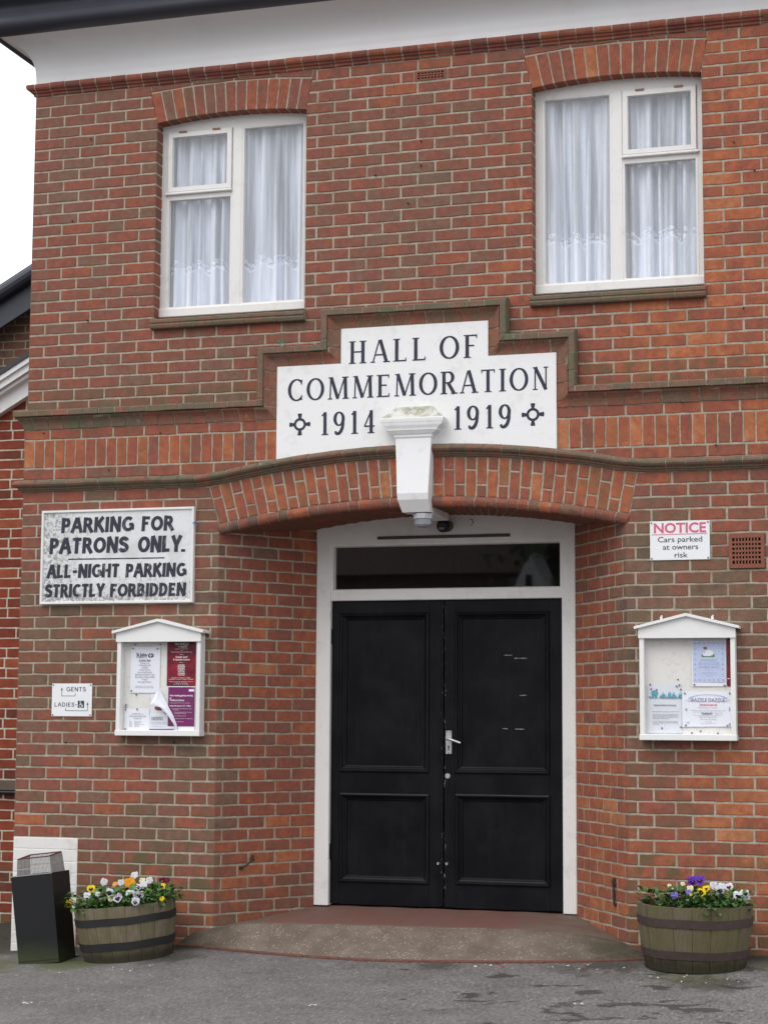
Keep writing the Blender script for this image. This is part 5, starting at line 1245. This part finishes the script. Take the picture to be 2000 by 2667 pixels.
for i in range(4):
    for j in range(25):
        u = j / 25; p = V(lo_[i]).lerp(V(lo_[(i + 1) % 4]), u); q = V(hi_[i]).lerp(V(hi_[(i + 1) % 4]), u); bk.tube([p, q], .0019, 5)
    for z in (.52, .58): r4 = ring4(k0 + (k1 - k0) * (z - z0) / (z1 - z0), z); bk.tube([r4[i], r4[(i + 1) % 4]], .0018, 5)
wb = local(bk, 'wire_basket', [WIRE], bn)
b = MB()
for i in range(4):
    p, q = V(hi_[i]), V(hi_[(i + 1) % 4]); c0 = V((0, 0, z1)); pi_, qi_ = p.lerp(c0, .12), q.lerp(c0, .12)
    b.prism([p, q, qi_, pi_], (0, 0, .006))
local(b, 'basket_rim', [RIM], wb)

# ------------------------------------------------------------------ half barrels
def barrel(lab, loc, rot, r0, r1, h, hoops, wm, hm, seed):
    random.seed(seed); t0 = thing('half_barrel', lab, 'planter', loc, rot, 'half barrel planters'); bpy.context.view_layer.update()
    b = MB(); n = 22; prof = lambda u: r0 + (r1 - r0) * u + .012 * math.sin(u * PI * .8)
    edges = [0]; 
    for i in range(n): edges.append(edges[-1] + random.uniform(.8, 1.25))
    edges = [e * 2 * PI / edges[-1] for e in edges]
    for i in range(n):
        a0, a1 = edges[i] + .003, edges[i + 1] - .003; b.col = (.25 + .5 * random.random(), random.random(), random.random()); dr_ = random.uniform(-.0015, .0015); ht = h + random.uniform(-.004, .003); M_ = 4
        def pt(a, u, ins): r_ = (prof(u) - ins) + dr_; return (r_ * math.cos(a), r_ * math.sin(a), ht * u)
        o_ = [[b.vert(pt(a0 + (a1 - a0) * k / M_, j / 8, .002 if k in (0, M_) else 0)) for k in range(M_ + 1)] for j in range(9)]
        for A, B in zip(o_, o_[1:]):
            for k in range(M_): b.face((A[k], A[k + 1], B[k + 1], B[k]))
        in_ = [[b.vert(pt(a0 + (a1 - a0) * k / M_, u, .026)) for k in range(M_ + 1)] for u in (.55, 1)]
        for k in range(M_): b.face((o_[-1][k], o_[-1][k + 1], in_[1][k + 1], in_[1][k])); b.face((in_[1][k], in_[1][k + 1], in_[0][k + 1], in_[0][k]))
        for k in (0, M_):
            for j in range(8):
                q = [o_[j][k], o_[j + 1][k], b.vert(pt(a0 if k == 0 else a1, (j + 1) / 8, .02)), b.vert(pt(a0 if k == 0 else a1, j / 8, .02))]; b.face(q)
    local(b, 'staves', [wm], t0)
    for u0, u1 in hoops:
        b = MB(); N = 72; rg = []
        for u, ins in ((u0, -.002), (u0, .0045), (u1, .0045), (u1, -.002)):
            rg.append([b.vert(((prof(u) + ins) * math.cos(2 * PI * k / N), (prof(u) + ins) * math.sin(2 * PI * k / N), h * u + .0015 * math.sin(k * .5))) for k in range(N)])
        for A, B in zip(rg, rg[1:]):
            for k in range(N): b.face((A[k], A[(k + 1) % N], B[(k + 1) % N], B[k]))
        local(b, 'hoop', [hm], t0, smooth=False)
    b = MB(); N = 40; c_ = b.vert((0, 0, h * .90)); rg = [b.vert(((prof(.86) - .02) * math.cos(2 * PI * k / N), (prof(.86) - .02) * math.sin(2 * PI * k / N), h * .86 + random.uniform(-.006, .006))) for k in range(N)]
    for k in range(N): b.face((c_, rg[k], rg[(k + 1) % N]))
    local(b, 'soil', [SOIL], t0); return t0
TL = R(-6.0)
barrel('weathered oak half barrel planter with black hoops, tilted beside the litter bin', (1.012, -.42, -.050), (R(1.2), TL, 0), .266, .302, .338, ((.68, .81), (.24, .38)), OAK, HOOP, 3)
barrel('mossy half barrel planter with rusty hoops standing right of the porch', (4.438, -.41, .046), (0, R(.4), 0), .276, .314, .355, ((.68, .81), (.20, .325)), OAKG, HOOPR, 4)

# ------------------------------------------------------------------ pansies
def leaf_m(mb, base, d, L, W_, lift, tint):
    mb.col = tint; d = V(d).normalized(); s_ = d.cross(V((0, 0, 1)))
    s_ = s_.normalized() if s_.length > .05 else V((1, 0, 0)); up_ = s_.cross(d).normalized(); base = V(base); pts = []
    for u, wv, zf in ((0, .08, 0), (.22, .62, .10), (.5, 1, .16), (.78, .72, .10), (1, .06, -.04)):
        c_ = base + d * L * u + up_ * (L * zf * lift); pts.append((mb.vert(c_ - s_ * W_ * wv * .5 + up_ * W_ * .12 * wv), mb.vert(c_), mb.vert(c_ + s_ * W_ * wv * .5 + up_ * W_ * .12 * wv)))
    for a, b in zip(pts, pts[1:]): mb.face((a[0], a[1], b[1], b[0])); mb.face((a[1], a[2], b[2], b[1]))
def flower(par, pos, size, pm, em, face=None, nod=0.0):
    """five petals round a dark face"""
    pos = V(pos); f = V(face or (random.uniform(-.1, .4), -1, random.uniform(.0, .45))).normalized(); s_ = V((0, 0, 1)).cross(f).normalized(); u_ = f.cross(s_); rl = random.uniform(-.35, .35)
    s_, u_ = s_ * math.cos(rl) + u_ * math.sin(rl), u_ * math.cos(rl) - s_ * math.sin(rl)
    b = MB(); r_ = size * .455
    def disc(cx, cy, rx, ry, off, mi, rot_=0, dome=.1):
        c_ = b.vert(pos + s_ * cx * r_ + u_ * cy * r_ + f * (off + dome * r_)); N = 11; rg = []
        for k in range(N):
            a = 2 * PI * k / N; wv = 1 + random.uniform(-.09, .09); x, y = rx * math.cos(a) * wv, ry * math.sin(a) * wv
            x, y = x * math.cos(rot_) - y * math.sin(rot_), x * math.sin(rot_) + y * math.cos(rot_)
            rg.append(b.vert(pos + s_ * (cx + x) * r_ + u_ * (cy + y) * r_ + f * (off + random.uniform(-.09, .07) * r_)))
        for k in range(N): b.face((c_, rg[k], rg[(k + 1) % N]), mi)
    disc(-.40, .45, .56, .50, -.0030, 0); disc(.40, .45, .56, .50, -.0020, 0)
    disc(-.52, -.12, .48, .46, .001, 0); disc(.52, -.12, .48, .46, .002, 0); disc(0, -.45, .60, .50, .004, 0)
    if em:
        disc(-.28, -.08, .26, .22, .0075, 1, .3, .06); disc(.28, -.08, .26, .22, .0078, 1, -.3, .06); disc(0, -.36, .30, .26, .0095, 1, 0, .06)
    disc(0, -.10, .10, .09, .013, 2, 0, .1)
    b.face([b.vert(pos + f * .002), b.vert(pos + f * .001 + s_ * .002), b.vert(pos + V((0, .01, -.05)))], 3)
    o = b.build('flower', [pm, em or pm, PY, LEAF]); o.parent = par; o.matrix_parent_inverse = par.matrix_world.inverted(); return o
CAMP = V((5.83616, -11.03755, 1.40773))
def seen(x, z, y0, y):        # the flower measured at depth y0, moved along the line of sight to depth y
    p = V((x, y0, z)); d = p - CAMP; return CAMP + d * ((y - CAMP.y) / d.y)
def pansy(lab, flowers, grp, y0, seat, nleaf=66, spread=.10, hgt=.10, blades=0):
    fl_ = [(seen(x, z, y0, y), m_, e, s_) for x, z, y, m_, e, s_ in flowers]
    cx, cy, cz = seat
    t0 = thing('pansy_plant', lab, 'pansy', (cx, cy, cz), (0, 0, 0), grp); bpy.context.view_layer.update(); b = MB()
    for i in range(nleaf):
        a = random.random() * 6.28; rr = spread * math.sqrt(random.random()); z = cz + random.random() ** 1.3 * hgt
        d = (math.cos(a) + random.uniform(-.4, .4), math.sin(a) - .35 + random.uniform(-.4, .4), random.uniform(-.15, .75)); L = random.uniform(.034, .066)
        leaf_m(b, (cx + rr * math.cos(a), cy + rr * math.sin(a), z), d, L, L * random.uniform(.5, .72), random.uniform(.4, 1.4), (random.random() ** 1.4, random.random() * (random.random() < .35), 0))
    for i in range(blades):
        a = random.uniform(-.5, .5); x, y = cx + random.uniform(-.06, .06), cy + random.uniform(-.06, .04); h = random.uniform(.09, .15)
        leaf_m(b, (x, y, cz), (a * .5, -.1, 1), h, .009, .3, (.5 + .5 * random.random(), .2, 0))
    for p, *_ in fl_:
        b.col = (.5, .2, 0); q = V((cx + (p.x - cx) * .35, cy + (p.y - cy) * .35, cz)); b.tube([q, q.lerp(p, .6) + V((0, 0, .012)), p + V((0, .006, .004)), p + V((0, .002, 0))], [.0022, .0018, .0016, .0014], 5)
    o = b.build('foliage', [LEAF]); o.parent = t0; o.matrix_parent_inverse = t0.matrix_world.inverted()
    for p, m_, e, s_ in fl_: flower(t0, p, s_, m_, e)
    return t0
random.seed(31)
GL, GR = 'pansies in the tilted left barrel', 'pansies in the mossy right barrel'
zl = lambda x: .262 + (x - .976) * .105
def PL(lab, fl_, x, y, **k): pansy(lab, fl_, GL, -.5, (x, y, zl(x)), **k)
PL('yellow pansy hanging over the left rim of the tilted barrel beside the bin', [(.635, .274, -.47, PY, PE, .058), (.655, .30, -.45, PC, None, .03)], .715, -.45, nleaf=26)
PL('two yellow pansy blooms near the back left of the tilted barrel', [(.785, .369, -.42, PY, PE, .058), (.815, .35, -.43, PY, None, .035)], .80, -.36, blades=7)
PL('low white pansy with plain petals at the front left of the tilted barrel', [(.757, .325, -.62, PW, None, .055), (.83, .338, -.60, PW, None, .035)], .80, -.56)
PL('white and small orange pansies standing at the back of the tilted barrel', [(.87, .412, -.36, PW, None, .056), (.944, .401, -.33, PO, PW, .042), (.985, .412, -.33, PW, None, .05)], .92, -.30)
PL('cluster of white pansies with dark faces left of centre in the tilted barrel', [(.912, .35, -.60, PW, PE, .062), (.964, .321, -.66, PW, PE, .066), (.92, .316, -.65, PC, None, .046)], .93, -.55)
PL('large orange pansy in the middle of the tilted barrel', [(1.043, .414, -.42, PO, None, .076)], 1.03, -.42)
PL('tallest white pansy behind the orange one in the tilted barrel', [(1.071, .458, -.32, PW, None, .056)], 1.08, -.27)
PL('three white dark faced pansies at the front right of the orange one', [(1.048, .344, -.64, PW, PE, .066), (1.107, .343, -.62, PW, PE, .060), (1.082, .302, -.69, PW, PE, .056)], 1.09, -.58)
PL('pale pansies crowded behind the right half of the tilted barrel', [(1.131, .403, -.38, PW, None, .058), (1.171, .431, -.32, PW, None, .052), (1.123, .428, -.32, PC, None, .046), (1.10, .39, -.40, PW, None, .05)], 1.14, -.36)
PL('dark maroon and yellow pansies at the right end of the tilted barrel', [(1.255, .433, -.36, PM, None, .046), (1.285, .436, -.35, PM, None, .042), (1.252, .400, -.38, PY, PE, .050)], 1.22, -.38, blades=3)
PL('leafy pansy with one tiny yellow bloom at the front right rim of the tilted barrel', [(1.255, .325, -.55, PY, None, .034)], 1.2, -.53, nleaf=44)
zr = .362
def PR(lab, fl_, x, y, **k): pansy(lab, fl_, GR, -.48, (x, y, zr), **k)
PR('pair of tall violet pansies at the middle of the mossy barrel', [(4.437, .526, -.36, PV, PE, .062), (4.478, .530, -.36, PV, PE, .062)], 4.455, -.33)
PR('yellow pansies with black faces in front of the violet pair', [(4.487, .464, -.52, PY, PE, .054), (4.513, .485, -.46, PY, PE, .046)], 4.50, -.48)
PR('white pansies with dark throats right of the yellow ones in the mossy barrel', [(4.555, .502, -.44, PW, None, .052), (4.589, .478, -.47, PW, PE, .056), (4.60, .50, -.44, PW, None, .05)], 4.57, -.42)
PR('single white pansy near the back right of the mossy barrel', [(4.638, .499, -.38, PW, PM, .055)], 4.63, -.33)
PR('white pansies with black faces at the right rim of the mossy barrel', [(4.687, .453, -.47, PW, PE, .060), (4.725, .467, -.42, PW, PE, .055), (4.735, .437, -.42, PW, None, .045)], 4.67, -.48, spread=.07)
PR('small blue violet pansies left of centre in the mossy barrel', [(4.336, .442, -.52, PBL, None, .046), (4.415, .462, -.50, PBL, None, .036), (4.43, .45, -.53, PY, None, .02)], 4.38, -.50, nleaf=44)
PR('cream pansies among narrow leaves at the back of the mossy barrel', [(4.333, .47, -.40, PC, None, .036), (4.426, .483, -.40, PC, None, .042), (4.385, .507, -.34, PC, None, .03), (4.31, .495, -.34, PC, None, .026)], 4.36, -.32, blades=12)
PR('leafy pansy without blooms at the left rim of the mossy barrel', [], 4.23, -.42, nleaf=52)
PR('leafy pansy without blooms at the front right of the mossy barrel', [], 4.55, -.60, nleaf=44, hgt=.06)

# ------------------------------------------------------------------ wings beyond the left corner
wg = thing('side_building', 'bright red brick wing with a white bargeboard beyond the left corner', 'building', (-1.2, 1.5, -.1)); bpy.context.view_layer.update()
F_w = Frame((0, 1.5, 0), (1, 0, 0), (0, 0, 1), (0, -1, 0)); b = MB(); random.seed(9)
tw = lambda X, Z: (min(1, max(0, random.gauss(.5, .2))), random.random() * .2 + max(0, .75 - Z) * .9, random.random())
roof_z = lambda x: 3.86 + .556 * (x + .795)
for k in range(0, 70):
    z0 = -.25 + .075 * k; z1 = z0 + .075
    xl = max(-2.6, -.795 + (z0 - 3.86) / .556)
    if xl > -.08: break
    course(b, F_w, z0, z1, [(xl, xl, -.02, -.02)], -.02 - (.045 if k % 2 else .155) - .06, .225 if k % 3 else .2, tw)
part(b, 'wall', [BR2, MO2], wg)
def rake(mb, x0, x1, off0, off1, y0, y1, zf, mi=None):
    P = [(x0, y0, zf(x0) + off0), (x1, y0, zf(x1) + off0), (x1, y0, zf(x1) + off1), (x0, y0, zf(x0) + off1)]; mb.prism(P[::1], (0, y1 - y0, 0), mi)
bz = lambda x: 3.805 + .556 * (x + .80)
b = MB(); rake(b, -2.6, -.02, 0, .145, 1.44, 1.52, bz); rake(b, -2.6, -.02, .150, .205, 1.36, 1.52, bz); rake(b, -2.6, -.02, .120, .146, 1.39, 1.52, bz); rake(b, -2.6, -.02, .205, .246, 1.34, 1.52, bz); part(b, 'bargeboard', [WH], wg)
b = MB(); rake(b, -2.6, -.02, .247, .285, 1.33, 4.1, bz); part(b, 'roof', [SLATE], wg)
b = MB(); b.cbox((-2.6, 1.455, .872), (-.02, 1.52, .945), .004); part(b, 'ledge', [simple('brown_stone_ledge', (.12, .085, .06), .85)], wg)
b = MB(); b.tube([(-2.6, 1.475, .856), (-.02, 1.475, .858)], .016, 8); part(b, 'pipe', [BLACK], wg)
wg2 = thing('rear_building', 'taller brick wing with a black bargeboard behind the white trimmed wing', 'building', (-2.4, 4.2, -.1)); bpy.context.view_layer.update()
F_w2 = Frame((0, 4.2, 0), (1, 0, 0), (0, 0, 1), (0, -1, 0)); b = MB()
bz2 = lambda x: 5.115 + .548 * (x + 2.126)
for k in range(40, 90):
    z0 = .0 + .075 * k; z1 = z0 + .075; xl = max(-5, -2.126 + (z1 - 5.35) / .548)
    if xl > -.1: break
    course(b, F_w2, z0, z1, [(xl, xl, 0, 0)], .1 if k % 2 else -.012, .225, lambda X, Z: (min(1, max(0, random.gauss(.25, .15))), .3, random.random()))
b.box((-5, 4.21, -.2), (0, 4.3, 3.0), 1)
part(b, 'wall', [BR, MO], wg2)
b = MB(); rake(b, -5, 0, 0, .24, 3.98, 4.02, bz2); part(b, 'bargeboard', [GUT], wg2)
b = MB(); b.tube([(-5, 3.93, bz2(-5) + .295), (0, 3.93, bz2(0) + .295)], .062, 12); rake(b, -5, 0, .24, .352, 3.94, 4.3, bz2); part(b, 'verge_gutter', [GUT], wg2, smooth=False)
b = MB(); rake(b, -5, 0, .353, .39, 3.94, 9.0, bz2); part(b, 'roof', [SLATE], wg2)
b = MB(); b.tube([(-3.4, 4.18, 4.585), (-.1, 4.18, 4.60)], .024, 8); part(b, 'pipe', [BLACK], wg2)

# ------------------------------------------------------------------ across the road, behind the camera (seen in the transom glass)
oh = thing('opposite_house', 'dark red brick house across the car park reflected in the transom glass', 'house', (-7, -28, -.16)); bpy.context.view_layer.update()
b = MB(); b.box((-16, -32, -.2), (-2.6, -26, 4.6)); part(b, 'wall', [OPPB], oh)
b = MB(); b.poly([(-16.4, -25.6, 4.5), (-2.2, -25.6, 4.5), (-2.6, -29, 8.0), (-16, -29, 8.0)]); b.poly([(-2.2, -32.4, 4.5), (-16.4, -32.4, 4.5), (-16, -29, 8.0), (-2.6, -29, 8.0)]); part(b, 'roof', [OPPT], oh)
for x in (-12.5, -9, -5.6):
    b = MB(); b.cbox((x - .6, -25.98, 1.0), (x + .6, -25.9, 2.4), .02); part(b, 'window', [INK], oh)
gh = thing('gabled_porch', 'small white weatherboarded gable across the car park reflected in the transom glass', 'porch', (-2.15, -24, -.16)); bpy.context.view_layer.update()
b = MB(); b.prism([(-3.0, -24, -.2), (-1.3, -24, -.2), (-1.3, -24, 2.75), (-2.15, -24, 4.80), (-3.0, -24, 2.75)], (0, -1.4, 0)); part(b, 'wall', [WBOARD], gh)
b = MB(); b.box((-2.22, -23.99, 3.2), (-2.10, -23.95, 4.30)); part(b, 'window', [HOLE], gh)
def tree(x, y, h, r_, seed, lab):
    random.seed(seed); t0 = thing('broadleaf_tree', lab, 'tree', (x, y, -.16), group='trees across the car park'); bpy.context.view_layer.update()
    b = MB(); b.tube([(x, y, -.2), (x + .1, y, h * .3), (x, y + .1, h * .6), (x, y, h * .85)], [.22, .17, .11, .04], 9)
    for i in range(7): a = i * 2.4; z = h * (.35 + .06 * i); b.tube([(x, y, z), (x + r_ * .5 * math.cos(a), y + r_ * .5 * math.sin(a), z + .9), (x + r_ * .85 * math.cos(a), y + r_ * .85 * math.sin(a), z + 1.5)], [.08, .05, .02], 6)
    part(b, 'trunk', [BARK], t0); b = MB()
    cl_ = [(V((random.gauss(0, .5), random.gauss(0, .5), random.uniform(-.75, .9))) , random.uniform(.25, .5)) for _ in range(26)]
    for i in range(4200):
        c_, k = random.choice(cl_); d = V((random.gauss(0, 1), random.gauss(0, 1), random.gauss(0, 1))).normalized() * k * random.random() ** .4
        p = V((x, y, h * .62)) + V(((c_.x + d.x) * r_, (c_.y + d.y) * r_, (c_.z + d.z) * h * .36)); s_ = .12
        a = V((random.gauss(0, 1), random.gauss(0, 1), random.gauss(0, 1))).normalized() * s_; e = a.cross(V((random.random(), random.random(), random.random() + .1))).normalized() * s_ * .6
        b.poly([p - a, p + e, p + a, p - e])
    part(b, 'crown', [CROWN], t0)
tree(-.3, -25.5, 8.5, 2.3, 2, 'dark tree standing right of the white gable across the car park')
tree(4.2, -27, 9.5, 2.8, 6, 'larger dark tree furthest right across the car park')

# ------------------------------------------------------------------ put the origin of each one-piece thing at its base
bpy.context.view_layer.update()
for o in list(COL.objects):
    if o.type == 'MESH' and o.parent is None and o.location.length < 1e-6 and o.get('kind') is None:
        bb = [V(c) for c in o.bound_box]; c_ = V((sum(p.x for p in bb) / 8, sum(p.y for p in bb) / 8, min(p.z for p in bb)))
        o.data.transform(Matrix.Translation(-c_)); o.location = c_
        for ch in o.children: ch.matrix_parent_inverse = Matrix.Translation(-c_)
